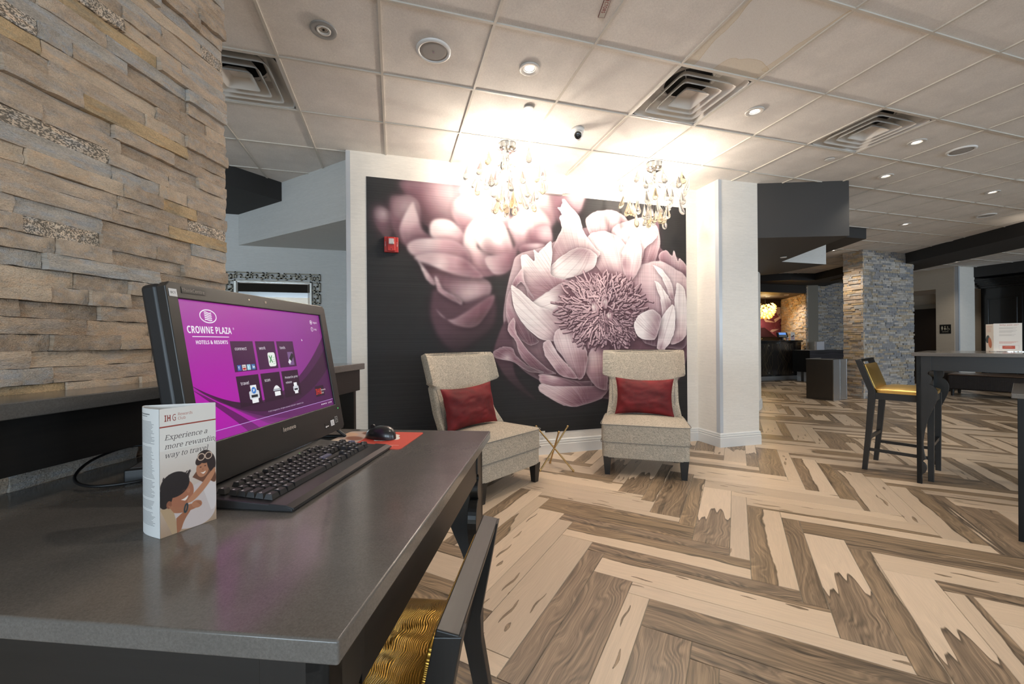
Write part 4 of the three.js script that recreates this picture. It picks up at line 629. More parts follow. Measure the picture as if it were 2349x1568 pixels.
  for (let k = 0; k < 150; k++) { const a = Math.PI * (0.15 + 0.9 * rnd()), r = 0.25 + 0.6 * rnd(), x = cx - 30 + Math.cos(a) * 120 * K * r, y = cy + 30 + Math.sin(a) * 120 * K * r, L = (14 + 16 * rnd()) * K, d = a + (rnd() - 0.5), t = rnd(); g.strokeStyle = 'rgba(56,32,42,0.7)'; g.lineWidth = 12; g.beginPath(); g.moveTo(x + 2, y + 4); g.lineTo(x - Math.cos(d) * L + 2, y - Math.sin(d) * L + 4); g.stroke(); g.strokeStyle = `rgb(${150 + 80 * t | 0},${118 + 80 * t | 0},${126 + 76 * t | 0})`; g.lineWidth = 8; g.beginPath(); g.moveTo(x, y); g.quadraticCurveTo(x - Math.cos(d) * L * 0.5 + 8 * (rnd() - 0.5), y - Math.sin(d) * L * 0.5 + 8 * (rnd() - 0.5), x - Math.cos(d) * L, y - Math.sin(d) * L); g.stroke(); }
  FRONT_PETALS.forEach(petal);
  for (let y = 0; y < h; y += 2) { g.fillStyle = hash2(y, 3) > 0.5 ? `rgba(255,255,255,${0.035 * hash2(y, 5)})` : `rgba(0,0,0,${0.07 * hash2(y, 7)})`; g.fillRect(0, y, w, 2); }
});
{
  const t = thing('wall_mural_print', 'large dark wall mural of two pink peonies on charcoal behind the two chairs', 'mural', [1.5145, 1.467, -3.975]);
  const g = box(-1.7515, 1.7515, -1.241, 1.241, 0, 0.004), p = g.attributes.position; for (let i = 0; i < p.count; i++) g.attributes.uv.setXY(i, p.getX(i) / 3.503 + 0.5, p.getY(i) / 2.482 + 0.5);
  part('printed_cloth', g, std({ map: muralPicture, roughness: 0.8, bumpMap: wallBump, bumpScale: 0.0004 }), t);
}

// ---------------------------------------------------------------- slipper chairs and velvet pillows
const tweed = (r, gg, b, s) => tex(512, 512, (u, v, i, j) => { const a = tnoise(u, v, 170, 34, s), c = tnoise(u, v, 34, 170, s + 5), d = hash2(i >> 1, (j >> 1) + s * 99), wv = (i >> 1) + (j >> 1) & 1 ? a : c; let k = 1 + 0.55 * (wv - 0.5) + 0.22 * (d - 0.5); if (tnoise(u, v, 100, 100, s + 9) > 0.76) k *= 0.78; return [r * k, gg * k, b * k]; }, true, [4, 4]);
const linen = std({ map: tweed(0.72, 0.675, 0.61, 1), bumpMap: tex(256, 256, (u, v, i, j) => 0.5 + 0.4 * (hash2(i >> 1, j >> 1) - 0.5) + 0.3 * (((i >> 1) + (j >> 1)) & 1 ? 1 : -1), false, [11, 11]), bumpScale: 0.0007, roughness: 0.95 });
const pipingMat = std({ color: lin(0.20, 0.185, 0.165), roughness: 0.95 });
const velvetMap = tex(512, 512, (u, v) => { const k = 0.80 + 0.5 * (tfbm(u, v, 5, 4, 4, 3) - 0.5) + 0.14 * (tnoise(u, v, 140, 140, 2) - 0.5); return [0.50 * k, 0.055 * k, 0.085 * k]; }, true, [1, 1]);
const velvet = phys({ map: velvetMap, roughness: 0.72, sheen: 1, sheenColor: new THREE.Color(0.75, 0.16, 0.2), sheenRoughness: 0.35 });
const spow = (x, e) => Math.sign(x) * Math.pow(Math.abs(x), e);
function slipperChair(label, pos, turn) {
  const t = thing('slipper_chair', label, 'chair', pos, turn, undefined), hw = 0.367, zf = 0.02, zb = -0.60;
  const loopBox = (halfW, z0, z1, ys, crown = 0, round = 0.14) => skin(72, ys.length - 1 + 10, (u, v) => {
    const rows = ys.length - 1, kk = v * (rows + 10), a = u * Math.PI * 2; let y, s = 1;
    if (kk <= rows) { const i = Math.min(rows - 1, Math.floor(kk)); y = lerp(ys[i][0], ys[i + 1][0], kk - i); s = lerp(ys[i][1], ys[i + 1][1], kk - i); } else { const f = (kk - rows) / 10; s = ys.at(-1)[1] * (1 - f); y = ys.at(-1)[0] + crown * (1 - Math.pow(1 - f, 2)) ; }
    const X = spow(Math.cos(a), round) * halfW * s, Z = spow(Math.sin(a), round) * (z1 - z0) / 2 * s + (z0 + z1) / 2; return [X, y, Z, X + y, Z - y];
  });
  part('base', loopBox(hw - 0.004, zb, zf - 0.004, [[0.153, 0.99], [0.156, 0.999], [0.16, 1], [0.284, 1], [0.288, 0.996]]), linen, t);
  part('seat', loopBox(hw, zb + 0.02, zf, [[0.289, 0.996], [0.294, 1], [0.425, 1.0], [0.438, 0.998], [0.444, 0.99]], 0.034), linen, t);
  const ring = (y, e) => tube([[-hw + 0.02, y, zf - e], [0, y, zf + 0.002 - e], [hw - 0.02, y, zf - e], [hw - e, y, zf - 0.02], [hw - e, y, -0.25], [hw - e, y, -0.45]], 0.0035, 60, 6), ring2 = (y, e) => tube([[-hw + 0.02, y, zf - e], [-hw + e, y, zf - 0.02], [-hw + e, y, -0.25], [-hw + e, y, -0.45]], 0.0035, 40, 6);
  part('piping', merge(ring(0.441, 0.001), ring2(0.441, 0.001), ring(0.288, 0.001), ring2(0.288, 0.001)), pipingMat, t);
  const half = (y) => y < 0.80 ? lerp(0.345, 0.325, smooth(0.40, 0.62, y)) : lerp(0.325, 0.384, smooth(0.822, 0.852, y)), mid = (y) => -0.485 - 0.20 * Math.pow(clamp((y - 0.36) / 0.72), 1.35);
  const back = skin(88, 44, (u, v) => {
    const y0 = 0.30 + v * 0.80, a = u * Math.PI * 2, top = smooth(1.035, 1.08, y0), y = Math.min(y0, 1.08 - 0.0) , end = v > 0.955 ? Math.sqrt(Math.max(0, 1 - Math.pow((v - 0.955) / 0.045, 2))) : 1;
    const X = spow(Math.cos(a), 0.22), T = spow(Math.sin(a), 0.45), H = half(y), wing = smooth(0.80, 0.87, y), e = Math.abs(X);
    const z = mid(y) + T * 0.055 * end + 0.105 * wing * Math.pow(e, 7) + 0.10 * Math.pow(e, 9) * smooth(0.62, 0.40, y) - 0.03 * (1 - e * e) * (T > 0 ? 1 : 0.3);
    return [X * H * (0.985 + 0.015 * end), 0.30 + Math.min(v, 0.955 + 0.045) * 0.78 , z, X * H + z, y];
  });
  part('backrest', back, linen, t);
  const edge = (s) => tube([[s * 0.305, 1.066, mid(1.066) + 0.030], [s * 0.305, 0.95, mid(0.95) + 0.036], [s * 0.303, 0.84, mid(0.84) + 0.038], [s * 0.29, 0.70, mid(0.70) + 0.040], [s * 0.288, 0.55, mid(0.55) + 0.045]], 0.003, 30, 6);
  part('piping', merge(edge(-1), edge(1), tube([[-0.305, 1.066, mid(1.066) + 0.030], [0, 1.072, mid(1.07) + 0.022], [0.305, 1.066, mid(1.066) + 0.030]], 0.003, 24, 6)), pipingMat, t);
  const legG = (() => { const g = new THREE.CylinderGeometry(0.048, 0.030, 0.160, 4, 1).rotateY(Math.PI / 4); return flat(g).translate(0, 0.08, 0); })(); legG.computeVertexNormals();
  for (const [x, z] of [[-0.315, -0.02], [0.315, -0.02], [-0.30, -0.54], [0.30, -0.54]]) part('leg', legG, M.blackWoodV, t).position.set(x, 0, z);
  return t;
}
const CHAIR_L = [[0.869, 0, -3.039], 0.571], CHAIR_R = [[2.058, 0, -3.035], -0.569];
slipperChair('beige tweed slipper chair partly hidden by the desk, left of the brass tripod', ...CHAIR_L);
slipperChair('beige tweed slipper chair in full view, right of the brass tripod', ...CHAIR_R);
function pillow(label, [cp, ct], dx, roll, yaw, s) {
  const t = thing('velvet_pillow', label, 'pillow', [0, 0, 0], 0), W = 0.268, H = 0.178, T = 0.078;
  const side = (d) => skin(40, 30, (u, v) => {
    const a = u * 2 - 1, b = v * 2 - 1, pull = 1 - 0.085 * (1 - b * b) * Math.abs(a) , pully = 1 - 0.13 * (1 - a * a) * Math.abs(b);
    const th = Math.pow(Math.max(0, 1 - Math.pow(Math.abs(a), 2.6)), 0.55) * Math.pow(Math.max(0, 1 - Math.pow(Math.abs(b), 2.4)), 0.55);
    const wr = (fbm(a * 2.2 + s * 9, b * 3.2 + d * 3, 3) - 0.5) * 0.034 * th + 0.010 * Math.sin((a * 0.6 + b) * 9 + s) * Math.exp(-Math.pow((Math.abs(a) - 0.85) / 0.25, 2)) * th;
    return [a * W * pull, b * H * pully, d * (T * th) + wr, u, v];
  });
  const b = side(-1); b.index.array.reverse(); b.computeVertexNormals();
  const g = merge(side(1), b).rotateZ(roll).rotateX(-0.20).rotateY(yaw).translate(dx, 0.640, -0.405);
  part('cover', g, velvet, t); t.position.set(...cp); t.rotation.y = ct; return t;
}
pillow('crumpled dark red velvet pillow on the slipper chair beside the desk', CHAIR_L, -0.055, 0.05, -0.08, 1);
pillow('smooth dark red velvet pillow on the fully visible slipper chair', CHAIR_R, 0.008, -0.02, 0.03, 2);

// ---------------------------------------------------------------- brass tripod, alarm, emergency light, outlet
{
  const c = [1.41, 0.188, -3.495], t = thing('tripod_stand', 'small brass tripod of three crossed rods with ball ends between the chairs', 'side table', [c[0], 0, c[2]]);
  const feet = [[0.129, 0.008, 0.13], [0.023, 0.008, -0.166], [-0.152, 0.008, 0.036]];
  for (const f of feet) { const top = [-f[0], 0.372, -f[2]], m = part('rod', bar(f, top, 0.0075, 0.0075, 12), M.brass, t); part('ball', ball(0.0115, ...f), M.brass, m); part('ball', ball(0.0115, ...top), M.brass, m); }
}
{
  const t = thing('fire_alarm', 'red fire alarm strobe with clear lens mounted on the mural', 'fire alarm', [-0.019, 2.085, -3.971]);
  const red = phys({ color: lin(0.42, 0.022, 0.018), roughness: 0.35, clearcoat: 0.3 });
  part('housing', merge(box(-0.064, 0.064, -0.072, 0.072, 0, 0.03, 0.008), box(-0.036, 0.036, -0.064, 0.068, 0.028, 0.05, 0.008)), red, t);
  part('strobe_lens', merge(box(-0.024, 0.024, -0.004, 0.05, 0.048, 0.066, 0.006)), phys({ color: 0xffffff, roughness: 0.12, transmission: 0.6, thickness: 0.01 }), t);
  part('reflector', merge(lathe([[0, 0.002], [0.010, 0.004], [0.018, 0.014]], 20).rotateX(Math.PI / 2).translate(0, 0.023, 0.05)), M.chrome, t);
  const word = wordTex(64, 256, '#8d1a16', (g) => { g.fillStyle = '#fff'; g.font = 'bold 52px sans-serif'; g.textAlign = 'center'; 'FIRE'.split('').forEach((c, i) => g.fillText(c, 32, 56 + i * 60)); });
  for (const x of [-0.058, 0.046]) part('lettering', box(x, x + 0.012, -0.022, 0.026, 0.0301, 0.0305), word, t);
  part('speaker_slot', box(-0.004, 0.004, -0.05, -0.042, 0.0501, 0.0508), M.black, t);
}
{
  const t = thing('emergency_light', 'white twin-head emergency light on the wall above the mural', 'emergency light', [1.60, 2.755, -3.975]);
  part('housing', merge(outline(new THREE.Shape([[-0.10, -0.055], [0.10, -0.055], [0.10, 0.055], [-0.10, 0.055]].map((p) => new THREE.Vector2(...p))), 0.06, 0.008)), M.whitePlastic, t);
  for (const s of [-1, 1]) { const h = part('lamp_head', merge(box(-0.045, 0.045, -0.04, 0.04, -0.02, 0.03, 0.010).rotateY(s * 0.35).rotateX(0.3).translate(s * 0.135, -0.005, 0.065), cyl(0.012, 0.012, 0.03, s * 0.105, 0, 0.04, 12)), M.whitePlastic, t); part('lens', box(-0.034, 0.034, -0.03, 0.03, 0.0305, 0.033).rotateY(s * 0.35).rotateX(0.3).translate(s * 0.135, -0.005, 0.065), phys({ color: lin(0.7, 0.72, 0.74), roughness: 0.15 }), h); }
}
{
  const t = thing('wall_outlet', 'white wall outlet plate low under the mural beside the tripod', 'outlet', [1.463, 0.185, -3.975]);
  part('plate', box(-0.038, 0.038, -0.058, 0.058, 0, 0.006, 0.003), M.whitePlastic, t);
  for (const y of [-0.02, 0.02]) part('socket', merge(box(-0.016, 0.016, y - 0.013, y + 0.013, 0.006, 0.0075)), std({ color: lin(0.6, 0.6, 0.58), roughness: 0.4 }), t);
}

// ---------------------------------------------------------------- mirror in the niche
{
  const t = thing('niche_mirror', 'mirror in an antique silver Greek key frame on the niche wall', 'mirror', [-1.41, 1.35, -5.612]);
  const w = 0.512, h = 0.685, silver = std({ color: lin(0.36, 0.34, 0.28), metalness: 0.75, roughness: 0.42, bumpMap: wallBump, bumpScale: 0.001 }), B = 0.0135, dz = [0.004, 0.026], seg = (a, b) => box(Math.min(a[0], b[0]) - B / 2, Math.max(a[0], b[0]) + B / 2, Math.min(a[1], b[1]) - B / 2, Math.max(a[1], b[1]) + B / 2, ...dz);
  const poly = (pts) => pts.slice(1).map((p, i) => seg(pts[i], p));
  const run = (L, x0, y0, mapXY) => { const gs = [], n = Math.round(L / 0.152), u = L / n; for (let i = 0; i < n; i++) { const o = x0 + i * u, m = i >= n / 2, X = (x) => m ? o + u - x * u : o + x * u; for (const pl of [[[0.06, -0.062], [0.06, 0], [0.80, 0], [0.80, -0.034], [0.70, -0.034]], [[0.06, -0.026], [0.38, -0.026], [0.38, -0.060], [0.96, -0.060], [0.96, -0.018]], [[0.70, -0.060], [0.70, -0.080]]]) gs.push(...poly(pl.map(([x, y]) => mapXY(X(x), y)))); } return gs; };
  const corner = (sx, sy) => { const c = (x, y) => [sx * (w - x), sy * (h - y)]; return [...poly([c(0.085, 0), c(0, 0), c(0, 0.075), c(0.055, 0.075), c(0.055, 0.03), c(0.022, 0.03), c(0.022, 0.052)]), ...poly([c(0.085, 0.03), c(0.085, 0.07)])]; };
  part('frame', merge(run(2 * w - 0.19, -w + 0.095, h, (x, y) => [x, h + y]), run(2 * w - 0.19, -w + 0.095, h, (x, y) => [x, -h - y]), run(2 * h - 0.19, -h + 0.095, w, (x, y) => [w + y, x]), run(2 * h - 0.19, -h + 0.095, w, (x, y) => [-w - y, x]), corner(1, 1), corner(-1, 1), corner(1, -1), corner(-1, -1)), silver, t);
  const iw = w - 0.088, ih = h - 0.088; part('inner_frame', merge(box(-iw, iw, ih - 0.024, ih, 0.002, 0.032, 0.004), box(-iw, iw, -ih, -ih + 0.024, 0.002, 0.032, 0.004), box(-iw, -iw + 0.024, -ih, ih, 0.002, 0.032, 0.004), box(iw - 0.024, iw, -ih, ih, 0.002, 0.032, 0.004)), std({ color: lin(0.55, 0.54, 0.50), metalness: 0.8, roughness: 0.35, bumpMap: wallBump, bumpScale: 0.001 }), t);
  const gl = [iw - 0.022, ih - 0.022], bev = 0.02, P = [[-gl[0], -gl[1], 0.010], [gl[0], -gl[1], 0.010], [gl[0], gl[1], 0.010], [-gl[0], gl[1], 0.010], [-gl[0] + bev, -gl[1] + bev, 0.013], [gl[0] - bev, -gl[1] + bev, 0.013], [gl[0] - bev, gl[1] - bev, 0.013], [-gl[0] + bev, gl[1] - bev, 0.013]], I = [4, 5, 6, 4, 6, 7, 0, 1, 5, 0, 5, 4, 1, 2, 6, 1, 6, 5, 2, 3, 7, 2, 7, 6, 3, 0, 4, 3, 4, 7], g = new THREE.BufferGeometry(); g.setAttribute('position', new THREE.Float32BufferAttribute(I.flatMap((i) => P[i]), 3)); g.computeVertexNormals();
  part('glass', flat(g), std({ color: lin(0.92, 0.93, 0.93), metalness: 1, roughness: 0.01 }), t);
}

// ---------------------------------------------------------------- chandeliers
const spot = (pos, target, I, ang, pen, color = HALOGEN, r = 1.2) => { const l = new THREE.SpotLight(color, I, 0, ang, pen, 2); l.position.set(...pos); l.target.position.set(...target); l.castShadow = true; l.shadow.radius = r; l.shadow.mapSize.set(1024, 1024); scene.add(l, l.target); return l; };
const dropMats = [phys({ color: lin(0.98, 0.86, 0.66), transmission: 0.92, thickness: 0.02, roughness: 0.05, ior: 1.45 }), phys({ color: lin(0.86, 0.84, 0.80), transmission: 0.85, thickness: 0.02, roughness: 0.04, ior: 1.5 }), phys({ color: lin(1, 0.98, 0.95), transmission: 1, thickness: 0.02, roughness: 0.03, ior: 1.45 })];
const drops = [[0.15, 0.027, 0], [0.165, 0.027, 0.9], [0.185, 0.026, 1.35], [0.125, 0.029, -0.6]].map(([L, R, bend]) => skin(14, 18, (u, v) => {       // teardrop, tail up, bent sideways
  const a = u * Math.PI * 2, s = v, r = R * (s < 0.75 ? 0.12 + 0.88 * Math.pow(s / 0.75, 1.5) : Math.sqrt(Math.max(0, 1 - Math.pow((s - 0.75) / 0.25, 2)))) * (v === 0 ? 0.3 : 1), th = bend * s * s, y = -L * (bend ? Math.sin(th) / Math.max(0.01, Math.abs(bend)) * Math.sign(bend) * 0.55 + s * 0.45 : s), x = L * 0.42 * bend * s * s * 0.5;
  return [x + Math.cos(a) * r, y, Math.sin(a) * r];
}));
function chandelier(label, [x, z], turn, first) {
  if (first) { const c = dup(first, [x, CEIL, z], turn, label); for (const ch of c.userData.bulbs ?? []) void ch; return c; }
  reseed(991);
  const t = thing('chandelier', label, 'chandelier', [x, CEIL, z], turn, undefined);
  part('canopy', lathe([[0, -0.048], [0.066, -0.048], [0.070, -0.044], [0.070, -0.008], [0.074, -0.006], [0.074, 0.003], [0, 0.003]], 40), M.whiteMetal, t);
  const petalG = skin(6, 6, (u, v) => { const a = (u - 0.5) * 0.9 * (1 - 0.7 * v), r = 0.015 + 0.075 * v; return [Math.cos(a) * r, -0.052 - 0.030 * (1 - v) - 0.012 * Math.sin(v * 3), Math.sin(a) * r]; });
  part('hub', merge(lathe([[0.006, -0.16], [0.016, -0.14], [0.020, -0.11], [0.012, -0.08], [0.03, -0.06], [0.05, -0.05], [0, -0.048]], 20), ...Array.from({ length: 14 }, (_, k) => petalG.clone().rotateY(k * Math.PI / 7)), cyl(0.004, 0.004, 0.22, 0, -0.22, 0, 8), ball(0.012, 0, -0.33, 0)), M.chrome, t);
  const wire = std({ color: lin(0.72, 0.70, 0.66), metalness: 1, roughness: 0.2 });
  for (let k = 0; k < 40; k++) {
    const a = k * 2.39996 + rr(-0.2, 0.2), f = k / 40, R = k < 14 ? rr(0.24, 0.36) : k < 28 ? rr(0.15, 0.28) : rr(0.05, 0.16), y = k < 14 ? rr(-0.13, -0.30) : k < 28 ? rr(-0.28, -0.42) : rr(-0.38, -0.50), c = Math.cos(a), s = Math.sin(a), top = Math.min(-0.045, y + rr(0.05, 0.10)), y0 = -0.11 - 0.12 * rnd();
    const arm = part('arm', tube([[c * 0.015, y0, s * 0.015], [c * R * 0.45, Math.min(-0.05, y0 + rr(-0.02, 0.05)), s * R * 0.45], [c * R * 0.85, top, s * R * 0.85], [c * R, y + 0.012, s * R], [c * R, y, s * R]], 0.0016, 18, 5), wire, t);
    const g = drops[Math.floor(rnd() * 4)], d = part('drop', g, dropMats[rnd() < 0.42 ? 0 : rnd() < 0.7 ? 1 : 2], arm); d.position.set(c * R, y + 0.002, s * R); d.rotation.y = rnd() * 6.28;
  }
  return t;
}
const bulbMat = std({ color: 0xffffff, emissive: lin(1.0, 0.90, 0.76), emissiveIntensity: 60 });
function bulbs(t, turn) { for (let k = 0; k < 5; k++) { const a = k * 1.2566 + turn, p = [Math.cos(a) * 0.125, -0.235 - 0.03 * (k % 2), Math.sin(a) * 0.125], b = part('bulb', ball(0.018, ...p, 14), bulbMat, t); const l = new THREE.PointLight(WARM, CHANDELIER_LIGHT, 0, 2); l.position.set(t.position.x, 0, t.position.z).add(V(p[0], CEIL + p[1], p[2])); l.shadow.radius = 0.65; l.castShadow = true; scene.add(l); part('socket', bar([Math.cos(a) * 0.03, -0.19, Math.sin(a) * 0.03], [p[0] * 0.92, p[1] + 0.012, p[2] * 0.92], 0.004, 0.006, 8), M.chrome, t); } }
const [c1x, c1z] = [(3.71 - 2.103) * TILE, -(2.13 + 3.575) * TILE], [c2x, c2z] = [(6.19 - 2.103) * TILE, -(2.13 + 3.575) * TILE];
const ch1 = chandelier('glass drop chandelier nearer the desk, over the left slipper chair', [c1x, c1z], 0), ch2 = chandelier('glass drop chandelier farther from the desk, over the right slipper chair', [c2x, c2z], 0, ch1);
ch2.traverse((o) => { if (o !== ch2 && o.parent === ch2) { o.rotation.y += 1.3; } }); bulbs(ch1, 0.3); bulbs(ch2, 0.9);

// ---------------------------------------------------------------- ceiling fittings
const lens = std({ color: 0xffffff, emissive: lin(1.0, 0.90, 0.78), emissiveIntensity: 7 });
const trimG = lathe([[0.036, 0.012], [0.036, 0.0], [0.040, -0.004], [0.060, -0.006], [0.0655, -0.003], [0.066, 0.004], [0.036, 0.012]], 40), lensG = lathe([[0, 0.004], [0.022, 0.003], [0.035, 0.006], [0.036, 0.012], [0, 0.012]], 28);
let light0;
function downlight(label, x, z, lit = true, y = CEIL, I = DOWNLIGHT) {
  const t = thing('downlight', label, 'downlight', [x, y, z]);
  part('trim_ring', trimG, M.whiteMetal, t); part('lens', lensG, lens, t);
  spot([x, y - 0.012, z], [x, 0, z], I, 1.05, 0.75);
  return t;
}
const at = (i, j) => cell(i, j);
downlight('lit recessed downlight over the desk end, nearest to the viewer of the lit ones', ...at(3, 0));
downlight('lit recessed downlight between the two square ceiling diffusers', ...at(6, 0));
downlight('lit recessed downlight to the right of the farther ceiling diffuser', ...at(9, 0));
downlight('lit recessed downlight above the dark soffit edge', ...at(10, 1));
downlight('lit recessed downlight at the right picture edge, below the ceiling speaker', ...at(13, 1));
downlight('lit recessed downlight in front of the stone pier', ...at(14, 3));
downlight('lit recessed downlight beside the dark beam over the restroom wall', 12.42, -6.13);
downlight('recessed downlight at the upper left of the stone pier, beyond the dark soffit', 8.35, -5.95, true, CEIL, 7);
downlight('recessed downlight over the bar table outside the picture', ...at(9, -2), true, CEIL, 1.4);
downlight('recessed downlight over the aisle outside the picture', ...at(6, -2), true, CEIL, 2.6);
downlight('recessed downlight behind the viewer outside the picture', ...at(3, -3));
{
  const t = thing('gimbal_light', 'unlit grey gimbal downlight beside the half-hidden ceiling diffuser', 'downlight', [...at(1, 0)].length ? [at(1, 0)[0], CEIL, at(1, 0)[1]] : undefined);
  part('trim_ring', lathe([[0.040, 0.006], [0.040, -0.002], [0.068, -0.005], [0.070, 0.004]], 40), std({ color: lin(0.34, 0.33, 0.32), roughness: 0.4 }), t);
  part('inner_ring', lathe([[0.026, 0.010], [0.027, -0.004], [0.038, -0.005], [0.0385, 0.008]], 36), M.whiteMetal, t);
  part('lamp', lathe([[0, 0.004], [0.006, 0.0], [0.008, 0.008], [0.014, 0.004], [0.018, 0.010], [0.024, 0.004], [0.026, 0.012], [0, 0.014]], 32), std({ color: lin(0.10, 0.09, 0.08), metalness: 0.6, roughness: 0.2 }), t);
}
for (const [i, j, label] of [[2, 0, 'round white ceiling speaker nearest the viewer'], [10, 0, 'round ceiling speaker right of the farther diffuser'], [15, 2, 'round ceiling speaker near the dark right-hand beam']]) {
  const t = thing('ceiling_speaker', label, 'speaker', [at(i, j)[0], CEIL, at(i, j)[1]]);
  part('bezel', lathe([[0.083, 0.004], [0.083, -0.006], [0.092, -0.010], [0.103, -0.004], [0.104, 0.004]], 44), M.whitePlastic, t);
  part('grille', lathe([[0, -0.0065], [0.06, -0.006], [0.083, -0.004], [0.083, 0.004]], 40), M.speakerCloth, t); part('badge', box(-0.005, 0.005, -0.009, -0.006, -0.005, 0.005), M.chrome, t);
}
for (const [x, z, y, label] of [[0.985, -2.90, CEIL, 'flat round sprinkler cover between downlight and nearer chandelier'], [4.09, -2.94, CEIL, 'flat round sprinkler cover above the dark soffit'], [5.2, -4.37, 2.32, 'flat round sprinkler cover on the underside of the dark soffit']]) {
  const t = thing('sprinkler_cover', label, 'sprinkler', [x, y, z]); part('cover_disc', lathe([[0, -0.010], [0.036, -0.010], [0.040, -0.007], [0.040, -0.004], [0, -0.004]], 32), M.whitePlastic, t); part('collar', cyl(0.03, 0.03, 0.006, 0, -0.002, 0, 24), M.black, t);
}
{
  const t = thing('security_camera', 'white dome security camera with black lens between the two chandeliers', 'camera', [1.478, CEIL, -3.085]);
  part('base', lathe([[0, -0.03], [0.046, -0.03], [0.052, -0.022], [0.054, 0.003], [0, 0.003]], 36), M.whitePlastic, t);
  const b = part('eyeball', ball(0.043, 0, -0.048, 0, 28), M.whitePlastic, t), d = V(-0.42, -0.42, 0.80).normalize(), q = new THREE.Quaternion().setFromUnitVectors(V(0, 1, 0), d);
  part('lens', merge(lathe([[0, 0.0], [0.012, 0.001], [0.026, -0.003], [0.030, -0.012], [0.031, -0.02]], 28).translate(0, 0.043, 0)).applyQuaternion(q).translate(0, -0.048, 0), M.blackGloss, b);
  part('led_ring', merge(...Array.from({ length: 14 }, (_, k) => ball(0.0022, Math.cos(k * 0.4488) * 0.021, 0.042, Math.sin(k * 0.4488) * 0.021, 8))).applyQuaternion(q).translate(0, -0.048, 0), std({ color: lin(0.12, 0.12, 0.12), roughness: 0.2 }), b);
}
{
  const t = thing('ceiling_nameplate', 'small engraved plate reading INSPECTORS screwed to a ceiling tile', 'sign', [1.075, CEIL, -1.895], 0);
  const pic = wordTex(640, 120, '#b9b3aa', (g, w, h) => { g.strokeStyle = '#5a1a1a'; g.lineWidth = 8; g.strokeRect(4, 4, w - 8, h - 8); g.fillStyle = '#7a1f22'; g.font = 'bold 92px sans-serif'; g.save(); g.scale(0.92, 1); g.fillText('INSPECTORS', 26, 92); g.restore(); });
  const g = box(-0.09, 0.09, -0.002, 0.004, -0.018, 0.018), p = g.attributes.position; for (let i = 0; i < p.count; i++) g.attributes.uv.setXY(i, p.getX(i) / 0.18 + 0.5, p.getZ(i) / 0.036 + 0.5);
  const m = part('plate', g, pic, t); m.rotation.y = 1.36; part('screw', merge(ball(0.003, -0.017, -0.002, 0.079, 8), ball(0.003, 0.012, -0.002, 0.085, 8)), M.chrome, t);
}
// square four-way diffusers
function sqSkirt(a0, y0, a1, y1, r = 0.03) { const L = (a, y, k) => { const h = a / 2, s = new THREE.Shape(); return null; }; return skin(64, 1, (u, v) => { const a = lerp(a0, a1, v) / 2, t = u * Math.PI * 2 + Math.PI / 4, x = spow(Math.cos(t), 1), z = spow(Math.sin(t), 1), m = Math.pow(Math.pow(Math.abs(x), 14) + Math.pow(Math.abs(z), 14), -1 / 14); return [x * m * a, lerp(y0, y1, v), z * m * a]; }); }
const fold2 = (a, b) => { b.index.array.reverse(); b.computeVertexNormals(); return merge(a, b); };
function diffuser(label, [i, j], first) {
  const [x, z] = cell(i, j); if (first) return dup(first, [x, CEIL, z], 0, label);
  const t = thing('ceiling_diffuser', label, 'air vent', [x, CEIL, z]);
  part('frame', merge(box(-0.301, 0.301, 0, 0.008, -0.301, -0.286), box(-0.301, 0.301, 0, 0.008, 0.286, 0.301), box(-0.301, -0.286, 0, 0.008, -0.286, 0.286), box(0.286, 0.301, 0, 0.008, -0.286, 0.286), sqSkirt(0.575, 0.002, 0.545, 0.035), sqSkirt(0.545, 0.035, 0.43, 0.085), sqSkirt(0.43, 0.085, 0.36, 0.12), lathe([[0.165, 0.12], [0.26, 0.12]], 32)), M.whiteMetal, t);
  part('duct', merge(lathe([[0.0, 0.20], [0.165, 0.20], [0.165, 0.119]], 32)), M.black, t);
  for (const [s, y, d] of [[0.455, -0.004, 0.115], [0.325, -0.006, 0.11]]) part('louvre', fold2(merge(sqSkirt(s, y, s - 0.012, y + 0.004), sqSkirt(s - 0.012, y + 0.004, s - d, y + 0.07)), sqSkirt(s - 0.004, y + 0.002, s - d + 0.006, y + 0.073)), M.whiteMetal, t);
  part('centre_plaque', merge(sqSkirt(0.205, -0.008, 0.19, -0.002), sqSkirt(0.19, -0.002, 0.105, 0.042), sqSkirt(0.105, 0.042, 0.0, 0.042), sqSkirt(0.207, -0.006, 0.11, 0.048), lathe([[0, 0.038], [0.006, 0.038], [0.008, 0.042]], 12)), M.whiteMetal, t);
  for (const [i, j] of [[-1, 1], [1, -1], [1, 1], [-1, -1]]) part('hanger', bar([i * 0.09, 0.06, j * 0.09], [i * 0.13, 0.12, j * 0.13], 0.003), M.steel, t);
  return t;
}
const dif = diffuser('square white ceiling air diffuser above the two chandeliers', [5, 0]);
diffuser('square white ceiling air diffuser half hidden by the stone column', [0, 1], dif); diffuser('square white ceiling air diffuser farthest from the viewer', [8, 0], dif);

